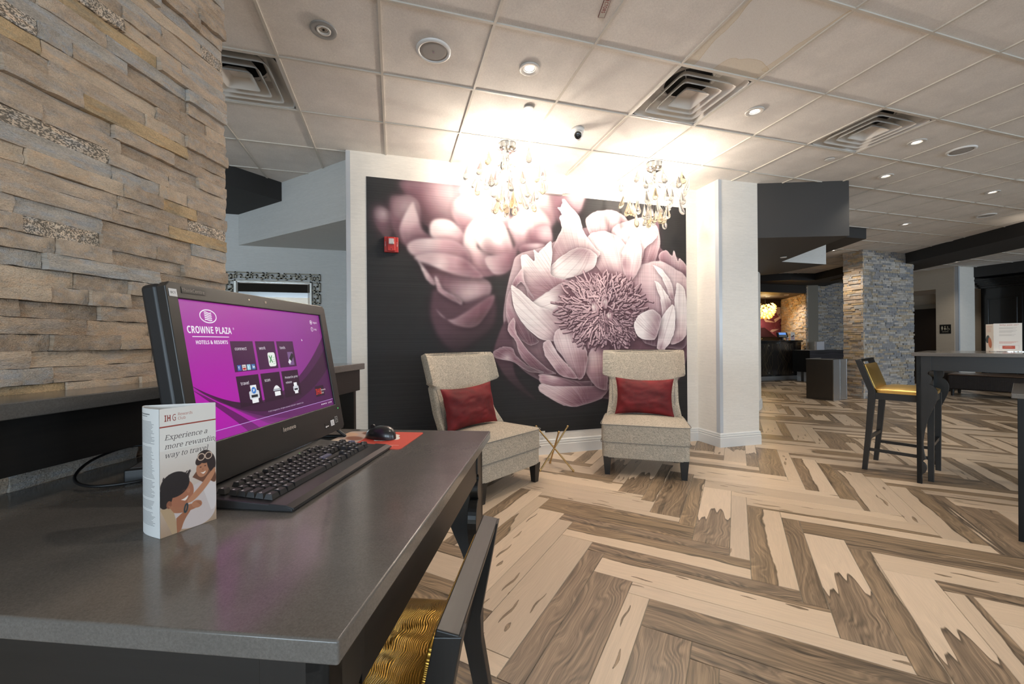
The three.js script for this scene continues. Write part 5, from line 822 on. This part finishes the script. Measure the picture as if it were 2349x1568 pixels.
// ---------------------------------------------------------------- gold seats
const goldRipple = tex(1024, 1024, (u, v) => { const w = 0.020 * Math.sin(u * 31 + 3 * tfbm(u, v, 5, 5, 3, 1)) + 0.05 * (tfbm(u, v, 6, 10, 4, 2) - 0.5) * 2, p = (v + w * 0.45) * 84, r = 0.5 + 0.5 * Math.sin(p * 6.2832); return 0.75 * Math.pow(r, 0.8) + 0.25 * tnoise(u, v, 200, 60, 5); }, false, [2.6, 2.6]);
const goldColour = tex(512, 512, (u, v) => { const w = 0.05 * (tfbm(u, v, 6, 10, 4, 2) - 0.5) * 2, k = 0.86 + 0.22 * (tfbm(u, v, 8, 8, 3, 4) - 0.5) + 0.06 * Math.sin((v + w * 0.45) * 528); return [0.84 * k, 0.66 * k, 0.30 * k]; }, true, [2.6, 2.6]);
const goldHide = std({ map: goldColour, metalness: 0.92, roughness: 0.32, bumpMap: goldRipple, bumpScale: 0.0014 });
const goldGrain = tex(512, 512, (u, v) => 0.5 * tnoise(u, v, 120, 120, 1) + 0.5 * tnoise(u, v, 60, 60, 2), false, [6, 6]);
const goldLeather = std({ color: lin(0.74, 0.50, 0.16), metalness: 0.9, roughness: 0.33, bumpMap: goldGrain, bumpScale: 0.0006 });
// seat on wooden frame: local x across, z forwards, back posts at z = 0
function woodSeat(t, { w, d, seat, back, rake, gold, post = 0.036, stretch, foot = -0.028, knee = 0.018 }) {
  const hw = w / 2, f = d, side = (pts) => outline(new THREE.Shape(pts.map(([z, y]) => new THREE.Vector2(z, y))), post, 0.002).rotateY(-Math.PI / 2), fr = seat - 0.045;     // side profile (z, y) swept across x
  const postG = metres(side([[foot, 0], [foot + 0.034, 0], [lerp(foot, knee, 0.6) + 0.042, fr * 0.5], [knee + 0.048, fr - 0.055], [knee + 0.052, fr + 0.01], [-rake + 0.022, back - 0.003], [-rake - 0.026, back], [knee, fr + 0.012], [knee - 0.002, fr - 0.055], [lerp(foot, knee, 0.6), fr * 0.5]]));
  for (const x of [-hw + post, hw]) part('back_post', postG, M.blackWoodV, t).position.x = x;
  const fl = metres(merge(outline(new THREE.Shape([[-0.019, 0], [0.015, 0], [0.022, fr], [-0.022, fr]].map((p) => new THREE.Vector2(...p))), post, 0.002).rotateY(-Math.PI / 2)));
  for (const x of [-hw + post, hw]) part('front_leg', fl, M.blackWoodV, t).position.set(x, 0, f - 0.02);
  part('seat_rail', metres(merge(box(-hw + post, hw - post, fr - 0.058, fr, f - 0.034, f - 0.006), box(-hw + post, hw - post, fr - 0.058, fr, 0.03, 0.058))), M.blackWood, t);
  for (const s of [-1, 1]) part('seat_rail', metres(box(s > 0 ? hw - 0.030 : -hw + 0.004, s > 0 ? hw - 0.004 : -hw + 0.030, fr - 0.058, fr, 0.05, f - 0.03)), M.blackWood, t);
  const cush = skin(56, 16, (u, v) => { const a = u * Math.PI * 2, k = v < 0.4 ? 1 - 0.02 * (1 - v / 0.4) : 1 - Math.pow((v - 0.4) / 0.6, 1.0), y = v < 0.4 ? fr + 0.03 * (v / 0.4) : fr + 0.03 + 0.030 * (1 - Math.pow(k, 2.6)), X = spow(Math.cos(a), 0.22) * (hw + 0.003) * k, Z = spow(Math.sin(a), 0.22) * (f - knee - 0.035) / 2 * k + (f + knee + 0.040) / 2; return [X, y, Z, X, Z]; });
  part('seat_cushion', cush, gold, t);
  const ang = Math.atan2(rake + knee + 0.027, back - fr - 0.01), bh = back - fr - 0.046;
  const pad = skin(48, 14, (u, v) => { const a = u * Math.PI * 2, k = v < 0.35 ? 1 : 1 - Math.pow((v - 0.35) / 0.65, 1.1), z = v < 0.35 ? 0.008 * (v / 0.35) : 0.008 + 0.014 * (1 - k * k), X = spow(Math.cos(a), 0.16) * (hw - 0.014) * k, Y = spow(Math.sin(a), 0.16) * bh / 2 * k; return [X, Y, z, X, Y]; });
  const up = (g) => g.rotateX(-ang).translate(0, fr + 0.02 + bh / 2 * Math.cos(ang), knee + 0.044 - bh / 2 * Math.sin(ang));
  part('back_pad', up(pad.translate(0, 0, 0.004)), gold, t);
  part('back_panel', metres(up(box(-hw + post - 0.002, hw - post + 0.002, -bh / 2, bh / 2, -0.018, 0.004))), M.blackWood, t);
  part('top_rail', metres(box(-hw + 0.002, hw - 0.002, -0.012, 0.012, -0.024, 0.018, 0.003).rotateX(-ang).translate(0, back - 0.006, -rake + 0.004)), M.blackWood, t);
  if (stretch) {
    for (const s of [-1, 1]) part('stretcher', metres(box(s * (hw - 0.018) - 0.011, s * (hw - 0.018) + 0.011, stretch[0], stretch[0] + 0.024, 0.012, f - 0.03)), M.blackWood, t);
    part('stretcher', metres(box(-hw + 0.02, hw - 0.02, stretch[1], stretch[1] + 0.026, f - 0.034, f - 0.01)), M.blackWood, t); part('stretcher', metres(box(-hw + 0.02, hw - 0.02, stretch[1], stretch[1] + 0.026, 0.010, 0.030)), M.blackWood, t);
  }
}
woodSeat(thing('gold_chair', 'low-back dark wood chair with rippled gold hide seat pushed under the desk', 'chair', DL(0.8885, -0.238, 0), Math.atan2(-0.9258, -0.3779)), { w: 0.458, d: 0.44, seat: 0.462, back: 0.682, rake: 0.055, gold: goldHide, foot: -0.10, knee: -0.032 });

// ---------------------------------------------------------------- bar table, low table, stool (their axes: x across the end, z along the side)
const TB = 0.3898, T1 = [0.38, 0.925], T2 = [0.925, -0.38], BT = (x, z, y = 0) => [4.066 + T2[0] * x + T1[0] * z, y, -2.253 + T2[1] * x + T1[1] * z];
function scrollTable(t, x0, x1, z0, z1, H, over, ap, legs) {
  part('tabletop', metres(box(x0, x1, H, H + 0.028, z0, z1, 0.003)), M.quartz, t);
  const a0 = x0 + over, a1 = x1 - over, b0 = z0 + over, b1 = z1 - over, th = 0.03;
  for (const [p, q, r, s] of [[a0 + 0.005, a0 + 0.027, b0 + 0.087, b1 - 0.087], [a1 - 0.027, a1 - 0.005, b0 + 0.087, b1 - 0.087], [a0 + 0.087, a1 - 0.087, b0 + 0.005, b0 + 0.027], [a0 + 0.087, a1 - 0.087, b1 - 0.027, b1 - 0.005]]) part('apron', metres(box(p, q, H - ap, H, r, s)), M.blackWood, t);
  const lb = legBoard(H, th);
  for (const [sx, sz] of legs) { const cx = sx > 0 ? a0 : a1, cz = sz > 0 ? b0 : b1; part('leg', merge(lb.clone().rotateY(sz > 0 ? -Math.PI / 2 : Math.PI / 2).translate(cx + (sx > 0 ? (sz > 0 ? th : 0) : (sz > 0 ? 0 : -th)), 0, cz), (sx > 0 ? lb.clone() : lb.clone().rotateY(Math.PI)).translate(cx, 0, cz + (sz > 0 ? (sx > 0 ? 0 : th) : (sx > 0 ? -th : 0)))), M.blackWoodV, t); }
}
scrollTable(thing('bar_table', 'tall table with grey quartz top and black scroll-cut legs behind the gold stool', 'table', BT(0, 0), TB), -0.022, 0.85, -0.028, 1.9, 1.030, 0.024, 0.113, [[1, 1], [-1, 1], [1, -1], [-1, -1]]);
scrollTable(thing('low_table', 'lower grey-topped table with black legs at the right picture edge', 'table', BT(-0.905, 0.494), TB), 0, 0.88, 0, 1.1, 0.822, 0.022, 0.10, [[1, 1], [1, -1], [-1, -1]]);
woodSeat(thing('bar_stool', 'gold leather bar stool with low back at the end of the tall table', 'bar stool', BT(0.367, -0.345), TB), { w: 0.485, d: 0.43, seat: 0.742, back: 0.982, rake: 0.045, gold: goldLeather, stretch: [0.175, 0.275] });
{
  const [x, y, z] = BT(0.645, 0.455, 1.0585), t = thing('table_card', 'white folded info card with a red panel standing on the tall table', 'card', [x, y, z], -1.08);
  const pic = wordTex(480, 760, '#dcd5cc', (g, w, h) => { g.fillStyle = '#a8402c'; g.font = 'italic 52px serif'; g.fillText('Why join us?', 96, 62); g.fillStyle = '#a49a92'; for (const y0 of [110, 128, 146, 190, 208, 226, 244, 296, 314, 332]) g.fillRect(96, y0, 300 - (y0 % 5) * 22, 6); g.fillStyle = '#c98a7c'; for (const y0 of [490, 506, 522, 538]) g.fillRect(96, y0, 320 - (y0 % 7) * 18, 7); g.strokeStyle = '#b9b2b4'; g.lineWidth = 5; g.strokeRect(96, 590, 330, 112); g.fillStyle = '#b2452c'; g.fillRect(150, 604, 214, 84); g.fillStyle = '#d98a6a'; g.fillRect(196, 626, 110, 8); g.fillRect(176, 648, 150, 6); });
  const side = wordTex(200, 760, '#cfc6bb', (g, w, h) => { g.fillStyle = '#a8402c'; g.fillRect(20, 70, 150, 8); for (const k of [130, 170, 210]) g.fillRect(20, k, 120, 6); g.fillStyle = '#3a4648'; g.beginPath(); g.ellipse(50, 420, 50, 110, 0.1, 0, 7); g.fill(); g.fillStyle = '#b06a4c'; g.beginPath(); g.ellipse(110, 520, 46, 150, -0.1, 0, 7); g.fill(); });
  part('front_page', box(-0.071, 0.079, 0, 0.232, -0.0006, 0.0006), pic, t);
  part('side_page', box(0, 0.10, 0, 0.229, -0.0006, 0.0006).rotateY(1.93).translate(-0.071, 0, 0), side, t);
  part('clear_base', merge(cyl(0.10, 0.10, 0.004, 0.004, 0.002, -0.012, 40)), M.chrome, t);
}

// ---------------------------------------------------------------- bench, bookcase, books, lamp
{
  const t = thing('woven_bench', 'long low dark brown woven leather bench seen under the tall table', 'bench', [11.40, 0, -5.25], 0.30);
  const hide = std({ map: tex(256, 256, (u, v) => { const a = 0.5 + 0.5 * Math.sin(u * 151), b = 0.5 + 0.5 * Math.sin(v * 151), k = 0.09 + 0.07 * a * b; return [k * 1.25, k * 0.9, k * 0.75]; }), bumpMap: tex(256, 256, (u, v) => (0.5 + 0.5 * Math.sin(u * 151)) * (0.5 + 0.5 * Math.sin(v * 151)), false), bumpScale: 0.004, roughness: 0.4 });
  part('seat_body', metres(box(-0.36, 0.36, 0.13, 0.43, -0.42, 1.5, 0.03), 3), hide, t); part('top_edge', box(-0.36, 0.36, 0.42, 0.448, -0.42, 1.5, 0.012), std({ color: lin(0.10, 0.06, 0.04), roughness: 0.3 }), t);
  for (const [x, z] of [[-0.3, -0.36], [0.3, -0.36], [-0.3, 1.42], [0.3, 1.42]]) part('leg', bar([x, 0, z], [x, 0.13, z], 0.022, 0.032), M.blackWood, t);
  const u = thing('woven_armchair', 'dark brown woven leather seat behind the bench, nearer the stone pier', 'armchair', [12.05, 0, -6.3], 0.30);
  part('seat_body', metres(box(-0.35, 0.35, 0.12, 0.42, -0.3, 0.3, 0.03), 3), hide, u); for (const [x, z] of [[-0.3, -0.25], [0.3, -0.25], [-0.3, 0.25], [0.3, 0.25]]) part('leg', bar([x, 0, z], [x, 0.13, z], 0.02, 0.03), M.blackWood, u);
}
{
  const t = thing('bookcase', 'tall black bookcase with crown moulding, fluted pilaster and panel door', 'bookcase', [13.98, 0, -6.49]);
  const gl = phys({ map: blackGrain, color: lin(0.55, 0.55, 0.58), roughness: 0.3, clearcoat: 0.4 });
  part('carcass', merge(box(0.10, 0.52, 0, 2.45, 0, 0.88), box(0.10, 0.52, 0, 0.10, 0.88, 6.0), box(0.48, 0.52, 0, 2.45, 0.88, 6.0), box(0.04, 0.52, 2.30, 2.45, 0.88, 6)), gl, t);
  part('crown', merge(...[[0.0, 2.40], [-0.03, 2.45], [-0.07, 2.49], [-0.11, 2.53], [-0.14, 2.575]].map(([x, y]) => box(x, 0.5, y, y + 0.045, -0.0 + x * 0.6, 6.0))), gl, t);
  const door = part('door', box(0.075, 0.10, 0.12, 2.24, 0.06, 0.70), gl, t);
  part('moulding', merge(box(0.055, 0.078, 0.22, 2.14, 0.13, 0.15, 0.004), box(0.055, 0.078, 0.22, 2.14, 0.61, 0.63, 0.004), box(0.055, 0.078, 2.12, 2.14, 0.13, 0.63, 0.004), box(0.055, 0.078, 0.22, 0.24, 0.13, 0.63, 0.004)), gl, door);
  part('pilaster', merge(box(0.06, 0.10, 0.12, 2.26, 0.74, 0.86), ...[0, 1, 2, 3].map((k) => cyl(0.008, 0.008, 1.9, 0.06, 1.2, 0.762 + k * 0.026, 8))), gl, t);
  for (const y of [0.45, 0.85, 1.22, 1.62, 2.0]) part('shelf_board', box(0.10, 0.48, y, y + 0.025, 0.88, 5.9), gl, t);
  const cols = [[0.20, 0.05, 0.04], [0.26, 0.17, 0.06], [0.06, 0.09, 0.07], [0.30, 0.22, 0.10], [0.10, 0.06, 0.05], [0.05, 0.06, 0.10]].map((c) => std({ color: lin(...c), roughness: 0.6 })), edge = std({ color: lin(0.55, 0.5, 0.4), roughness: 0.9 });
  reseed(31);
  for (const [y, n, where] of [[0.875, 7, 'second lowest'], [1.245, 8, 'middle'], [1.645, 8, 'upper']]) { let z = 7.41 - 6.49 + 0.0; for (let k = 0; k < n; k++) { const w = rr(0.028, 0.05), h = rr(0.22, 0.29), b = thing('book', `old hardback book on the ${where} shelf of the black bookcase, number ${k + 1} from the pilaster`.replace(/, number \d+ from the pilaster/, ''), 'book', [14.25, y, -6.49 + 0.90 + (z - 0.92) + w / 2 + 0.01], 0, `old hardbacks on the ${where} shelf of the bookcase`); part('cover', merge(box(-0.09, 0.10, 0, h, -w / 2 + 0.001, -w / 2 + 0.004), box(-0.09, 0.10, 0, h, w / 2 - 0.004, w / 2 - 0.001), box(-0.094, -0.089, 0, h, -w / 2 + 0.001, w / 2 - 0.001)), cols[Math.floor(rnd() * 6)], b); part('pages', box(-0.089, 0.09, 0.005, h - 0.005, -w / 2 + 0.004, w / 2 - 0.004), edge, b); z += w + 0.002; } }
}
{
  const t = thing('pendant_lamp', 'small pendant lamp with pale metallic shade at the right picture edge', 'lamp', [9.03, 0, -3.35]);
  part('shade', lathe([[0.060, 1.90], [0.072, 1.90], [0.105, 2.10], [0.10, 2.105], [0.060, 2.10], [0.058, 2.098], [0.098, 2.095], [0.066, 1.902]], 28), phys({ color: lin(0.5, 0.46, 0.38), metalness: 0.6, roughness: 0.35, side: THREE.DoubleSide }), t);
  part('cord', cyl(0.004, 0.004, 0.83, 0, 2.515, 0, 8), M.black, t); part('bulb', ball(0.03, 0, 2.0, 0), std({ color: 0xffffff, emissive: lin(1, 0.85, 0.65), emissiveIntensity: 8 }), t);
  const l = new THREE.PointLight(WARM, 1.0, 0, 2); l.position.set(9.03, 2.0, -3.35); l.castShadow = true; scene.add(l);
}
// warm strip hidden behind the right-hand beam, which lights the ceiling beyond it
{
  const t = thing('strip_light', 'warm strip light lying on the hidden side of the dark right-hand beam', 'strip light', [10.34, 2.80, -3.85], -0.40);
  part('channel', box(0.012, 0.06, -0.02, 0.0, -1.6, 1.6), M.whiteMetal, t); part('diffuser', box(0.02, 0.052, 0.0, 0.012, -1.58, 1.58), std({ color: 0xffffff, emissive: lin(1, 0.82, 0.58), emissiveIntensity: 3 }), t);
  t.rotation.y = -0.434; const l = new THREE.RectAreaLight(new THREE.Color(1, 0.82, 0.6), 5, 0.05, 3.0); l.position.set(10.40, 2.83, -3.83); l.lookAt(10.9, 3.4, -3.6); scene.add(l);
}
// ---------------------------------------------------------------- restroom lobby
{
  const t = thing('restroom_sign', 'square black restroom sign with two figures and a wheelchair symbol', 'sign', [13.238, 1.405, -6.747], -Math.PI / 2);
  const pic = wordTex(420, 440, '#161411', (g, w, h) => { g.fillStyle = '#c9c2ac'; g.strokeStyle = '#c9c2ac'; const man = (x) => { g.beginPath(); g.arc(x, 92, 22, 0, 7); g.fill(); g.beginPath(); g.roundRect(x - 34, 120, 68, 90, 20); g.fill(); g.fillRect(x - 20, 190, 17, 88); g.fillRect(x + 3, 190, 17, 88); }; man(90); g.beginPath(); g.arc(200, 92, 22, 0, 7); g.fill(); g.beginPath(); g.moveTo(200, 118); g.lineTo(246, 226); g.lineTo(154, 226); g.fill(); g.fillRect(182, 220, 15, 58); g.fillRect(203, 220, 15, 58); g.lineWidth = 14; g.beginPath(); g.arc(318, 222, 50, 0.1, 4.2); g.stroke(); g.beginPath(); g.arc(300, 100, 18, 0, 7); g.fill(); g.beginPath(); g.moveTo(302, 122); g.lineTo(308, 190); g.lineTo(352, 190); g.lineTo(376, 250); g.stroke(); g.font = 'bold 46px sans-serif'; g.textAlign = 'center'; g.fillText('RESTROOM', w / 2, 370); });
  part('plate', box(-0.108, 0.108, -0.113, 0.113, 0, 0.006), M.blackPlastic, t); part('symbols', box(-0.105, 0.105, -0.11, 0.11, 0.006, 0.0066), pic, t);
}
{
  const t = structGroup('door_1', [14.69, 0, -7.75], -Math.PI / 2);
  part('door_frame', merge(box(-0.62, -0.50, 0, 2.12, 0, 0.06), box(0.50, 0.62, 0, 2.12, 0, 0.06), box(-0.62, 0.62, 2.02, 2.14, 0, 0.06)), std({ color: lin(0.30, 0.27, 0.22), roughness: 0.5 }), t); part('door_leaf', box(-0.50, 0.50, 0.01, 2.02, 0.0, 0.035), std({ color: lin(0.030, 0.020, 0.015), roughness: 0.4 }), t);
  const h = part('door_handle', merge(cyl(0.025, 0.025, 0.02, 0.42, 1.02, 0.045, 16), bar([0.42, 1.02, 0.08], [0.32, 1.02, 0.08], 0.009), bar([0.42, 1.02, 0.03], [0.42, 1.02, 0.08], 0.009)), M.steel, t); void h;
  downlight('lit recessed downlight inside the restroom lobby', 14.0, -7.35, true, 2.42, 1.5);
}

// ---------------------------------------------------------------- steel pedestal, podium, reception
{
  const t = thing('steel_pedestal', 'knee-high box pedestal with brushed steel front beside the stone pier', 'pedestal', [8.03, 0, -5.736], -0.0);
  t.rotation.y = Math.atan2(0.123, 0.52) * 1; const W = 0.548, D2 = 0.46;
  part('panel', box(0.0, W / 2 - 0.003, 0, 0.782, -0.003, 0.0), M.steel, t); part('panel', box(W / 2 + 0.003, W, 0, 0.782, -0.003, 0.0), M.steel, t);
  part('edge_strip', merge(box(-0.006, 0.0, 0, 0.786, -0.008, 0.003), box(W / 2 - 0.004, W / 2 + 0.004, 0, 0.782, -0.002, 0.003), box(W, W + 0.006, 0, 0.786, -0.008, 0.003), box(-0.006, W + 0.006, 0.782, 0.790, -0.008, 0.003)), std({ color: lin(0.62, 0.66, 0.70), metalness: 1, roughness: 0.25 }), t);
  part('body', box(-0.004, W, 0, 0.780, -D2, -0.003), M.steelDark, t); part('rim', merge(box(-0.006, W + 0.006, 0.780, 0.790, -D2 - 0.006, -D2 + 0.02), box(-0.006, 0.02, 0.780, 0.790, -D2, -0.005)), M.steel, t);
}
{
  const zebra = std({ map: tex(256, 256, (u, v) => { const k = 0.23 + 0.06 * (tnoise(u, v, 2, 48, 1) - 0.5) * 2 + 0.03 * (tnoise(u, v, 4, 120, 2) - 0.5); return [k * 1.0, k * 0.96, k * 1.04]; }), roughness: 0.4 });
  const t = thing('host_podium', 'grey striped wood podium on steel legs in front of the stone wall', 'podium', [10.93, 0, -8.42]);
  part('cabinet', merge(metres(box(0.0, 1.3, 0.27, 0.86, -0.5, 0), 1.2)), zebra, t); part('top', box(-0.005, 1.31, 0.86, 0.872, -0.5, 0.006), M.darkPaint, t); part('side_panel', box(-0.012, 0, 0.27, 0.86, -0.5, 0.0), M.blackWood, t);
  for (const [x, z] of [[0.16, -0.16], [1.14, -0.16], [0.16, -0.36], [1.14, -0.36]]) part('leg', box(x - 0.11, x + 0.11, 0, 0.27, z - 0.06, z + 0.06), M.steel, t);
  const u = thing('acrylic_holder', 'clear acrylic leaflet holder standing on the striped podium', 'holder', [11.55, 0.872, -8.62]);
  part('sleeve', merge(box(-0.16, 0.16, 0, 0.26, 0.05, 0.054), box(-0.16, 0.16, 0, 0.26, -0.03, -0.026), box(-0.164, -0.16, 0, 0.26, -0.03, 0.054), box(0.16, 0.164, 0, 0.26, -0.03, 0.054)), phys({ color: 0xffffff, transmission: 1, thickness: 0, roughness: 0.05 }), u); part('leaflets', box(-0.14, 0.14, 0.004, 0.235, -0.015, 0.03), std({ color: lin(0.72, 0.70, 0.74), roughness: 0.4 }), u);
}
{
  const t = thing('reception_desk', 'black reception desk with line-etched front panel and steel toe kick', 'reception desk', [9.95, 0, -9.18]);
  const etched = phys({ roughness: 0.28, clearcoat: 0.5, map: canvasTex(1024, 1024, (g, w, h) => { reseed(8); g.fillStyle = '#2a2320'; g.fillRect(0, 0, w, h); g.strokeStyle = '#8a7a58'; g.lineWidth = 3.4; for (let k = 0; k < 26; k++) { let x = rnd() * w, y = -20; g.beginPath(); g.moveTo(x, y); while (y < h + 40) { const dx = (rnd() - 0.5) * 190; y += 90 + rnd() * 120; x += dx; g.lineTo(x, y); } g.stroke(); } }) });
  part('body', box(0, 1.62, 0.12, 1.10, -0.75, 0), M.blackGloss, t); part('counter_top', box(-0.02, 1.66, 1.10, 1.155, -0.78, 0.03, 0.006), M.blackGloss, t); part('toe_kick', box(0.03, 1.55, 0, 0.12, -0.7, -0.04), M.steel, t);
  const p = part('etched_panel', box(0.02, 1.30, 0.16, 1.06, 0.012, 0.024), etched, t); part('standoff', merge(...[[0.37, 0.22], [1.25, 0.22], [0.37, 1.0], [1.25, 1.0]].map(([x, y]) => cyl(0.014, 0.014, 0.03, 0, 0, 0, 14).rotateX(Math.PI / 2).translate(x, y, 0.018))), M.chrome, p);
  const u = thing('payment_terminal', 'card payment terminal with blue display on the reception desk', 'terminal', [11.0, 1.155, -9.3], -0.35);
  part('stand', merge(cyl(0.07, 0.08, 0.015, 0, 0.008, 0, 20), cyl(0.03, 0.03, 0.10, 0, 0.06, 0, 14)), M.blackPlastic, u); part('body', box(-0.15, 0.15, -0.06, 0.10, -0.02, 0.02, 0.015).rotateX(-0.4).translate(0, 0.14, 0), M.blackPlastic, u); part('display', box(-0.10, 0.10, 0.015, 0.085, 0.0201, 0.022).rotateX(-0.4).translate(0, 0.14, 0), std({ color: 0x101828, emissive: lin(0.12, 0.26, 0.62), emissiveIntensity: 1.3 }), u); part('keypad', merge(...Array.from({ length: 8 }, (_, k) => box(-0.11 + k * 0.028, -0.09 + k * 0.028, -0.04, -0.01, 0.0201, 0.026).rotateX(-0.4).translate(0, 0.14, 0))), std({ color: lin(0.5, 0.5, 0.48), roughness: 0.5 }), u);
  const v = thing('counter_leaflet', 'white leaflet with a couple photo standing on the reception desk', 'leaflet', [11.42, 1.155, -9.32], -0.3);
  part('card', box(-0.06, 0.06, 0, 0.235, -0.001, 0.001), wordTex(120, 240, '#e8e4de', (g) => { g.fillStyle = '#2a2030'; g.beginPath(); g.ellipse(40, 130, 24, 22, 0, 0, 7); g.fill(); g.fillStyle = '#6a3028'; g.beginPath(); g.ellipse(82, 110, 22, 30, 0, 0, 7); g.fill(); g.fillStyle = '#c4a0a8'; g.fillRect(10, 150, 100, 70); g.fillStyle = '#c8a0b0'; g.fillRect(20, 20, 80, 6); }), v); part('prop', box(-0.02, 0.02, 0, 0.15, -0.05, -0.002), M.paper, v);
  const c = thing('white_cup', 'small white cup between terminal and leaflet on the reception desk', 'cup', [11.22, 1.155, -9.33]); part('cup_body', lathe([[0, 0.004], [0.03, 0], [0.042, 0.085], [0.039, 0.085], [0.028, 0.006], [0, 0.008]], 24), M.whitePlastic, c); part('band', lathe([[0.0345, 0.03], [0.0395, 0.06]], 24), std({ color: lin(0.45, 0.1, 0.1), roughness: 0.5 }), c);
  const o = thing('gold_ornament', 'small gold ornament at the left end of the reception counter', 'ornament', [10.15, 1.155, -9.3]); part('leaves', merge(...Array.from({ length: 9 }, (_, k) => ball(0.03, 0, 0, 0, 8).scale(1, 0.4, 1.6).rotateX(-0.5).translate(0, 0.035, 0.03).rotateY(k * 0.7))), goldLeather, o);
}
struct('wall_reception_back', metres(box(10.6, 12.7, 0, 2.6, -10.75, -10.62)), std({ map: (() => { const t = blackGrain.clone(); t.rotation = Math.PI / 2; return t; })(), color: lin(2.0, 1.3, 0.9), roughness: 0.4 }));
struct('soffit_reception', metres(box(9.0, 12.6, 2.52, 2.76, -10.7, -9.02)), std({ color: lin(0.035, 0.026, 0.020), roughness: 0.6 }));
{
  const t = thing('crystal_picture', 'unframed picture of magenta crystals behind the reception desk', 'picture', [11.95, 1.76, -10.615]);
  const pic = canvasTex(512, 640, (g, w, h) => { g.fillStyle = '#c8b2a8'; g.fillRect(0, 0, w, h); reseed(17); const tri = (c, p) => { g.fillStyle = c; g.beginPath(); p.forEach(([x, y], i) => (i ? g.lineTo : g.moveTo).call(g, x, y)); g.fill(); }; tri('#7c3a4e', [[0, 180], [170, 20], [380, 40], [460, 180], [512, 260], [512, 640], [0, 640]]); const cs = ['#6b2b44', '#8a4258', '#a25a6c', '#5a2034', '#94485a', '#4a1c2c']; for (let k = 0; k < 60; k++) { const x = rnd() * w, y = 60 + rnd() * h, s = 30 + rnd() * 90; tri(cs[k % 6], [[x, y], [x + (rnd() - 0.2) * s * 1.5, y - rnd() * s], [x + (rnd() - 0.5) * s, y + rnd() * s]]); } tri('#dcc0b4', [[180, 260], [330, 300], [400, 330], [220, 320]]); tri('#e0c4b6', [[400, 330], [380, 260], [512, 190], [512, 230]]); tri('#d8b8b0', [[300, 520], [340, 480], [480, 470], [350, 540]]); tri('#3a1420', [[0, 470], [200, 440], [420, 640], [0, 640]]); });
  part('canvas', box(-0.62, 0.52, -0.49, 0.50, 0, 0.02), std({ map: pic, roughness: 0.6 }), t);
}
{
  const t = thing('glass_pendant', 'amber glass petal pendant lamp glowing over the reception desk', 'pendant lamp', [11.26, 2.05, -10.1]);
  const amber = phys({ color: lin(0.95, 0.68, 0.22), transmission: 0.55, thickness: 0, roughness: 0.5 });
  reseed(5); const leaf = skin(6, 5, (u, v) => [(u - 0.5) * 0.10 * (1 - 0.3 * v), -v * 0.10, 0.02 * Math.sin(u * 9) + 0.02 * v]);
  part('glass_leaves', merge(...Array.from({ length: 70 }, (_, k) => { const q = k / 70, a = k * 2.4, r = 0.06 + 0.17 * Math.sin(Math.pow(1 - q, 0.8) * Math.PI * 0.55); return leaf.clone().rotateX(-0.5).translate(0, 0.26 - q * 0.42, r).rotateY(a); })), amber, t);
  part('rod', cyl(0.008, 0.008, 0.3, 0, 0.36, 0, 8), M.chrome, t); part('bulb', ball(0.05, 0, 0.04, 0), std({ color: 0xffffff, emissive: lin(1, 0.78, 0.42), emissiveIntensity: 9 }), t);
  const l = new THREE.PointLight(new THREE.Color(1, 0.78, 0.45), 2.2, 0, 2); l.position.set(11.26, 2.09, -10.1); l.castShadow = true; l.shadow.radius = 2.5; scene.add(l);
}
downlight('lit recessed downlight under the brown reception soffit', 11.35, -9.45, true, 2.52, 5);
downlight('recessed downlight washing the angled stone wall outside the picture', 11.2, -9.95, true, 2.52, 6);

renderer.render(scene, camera);
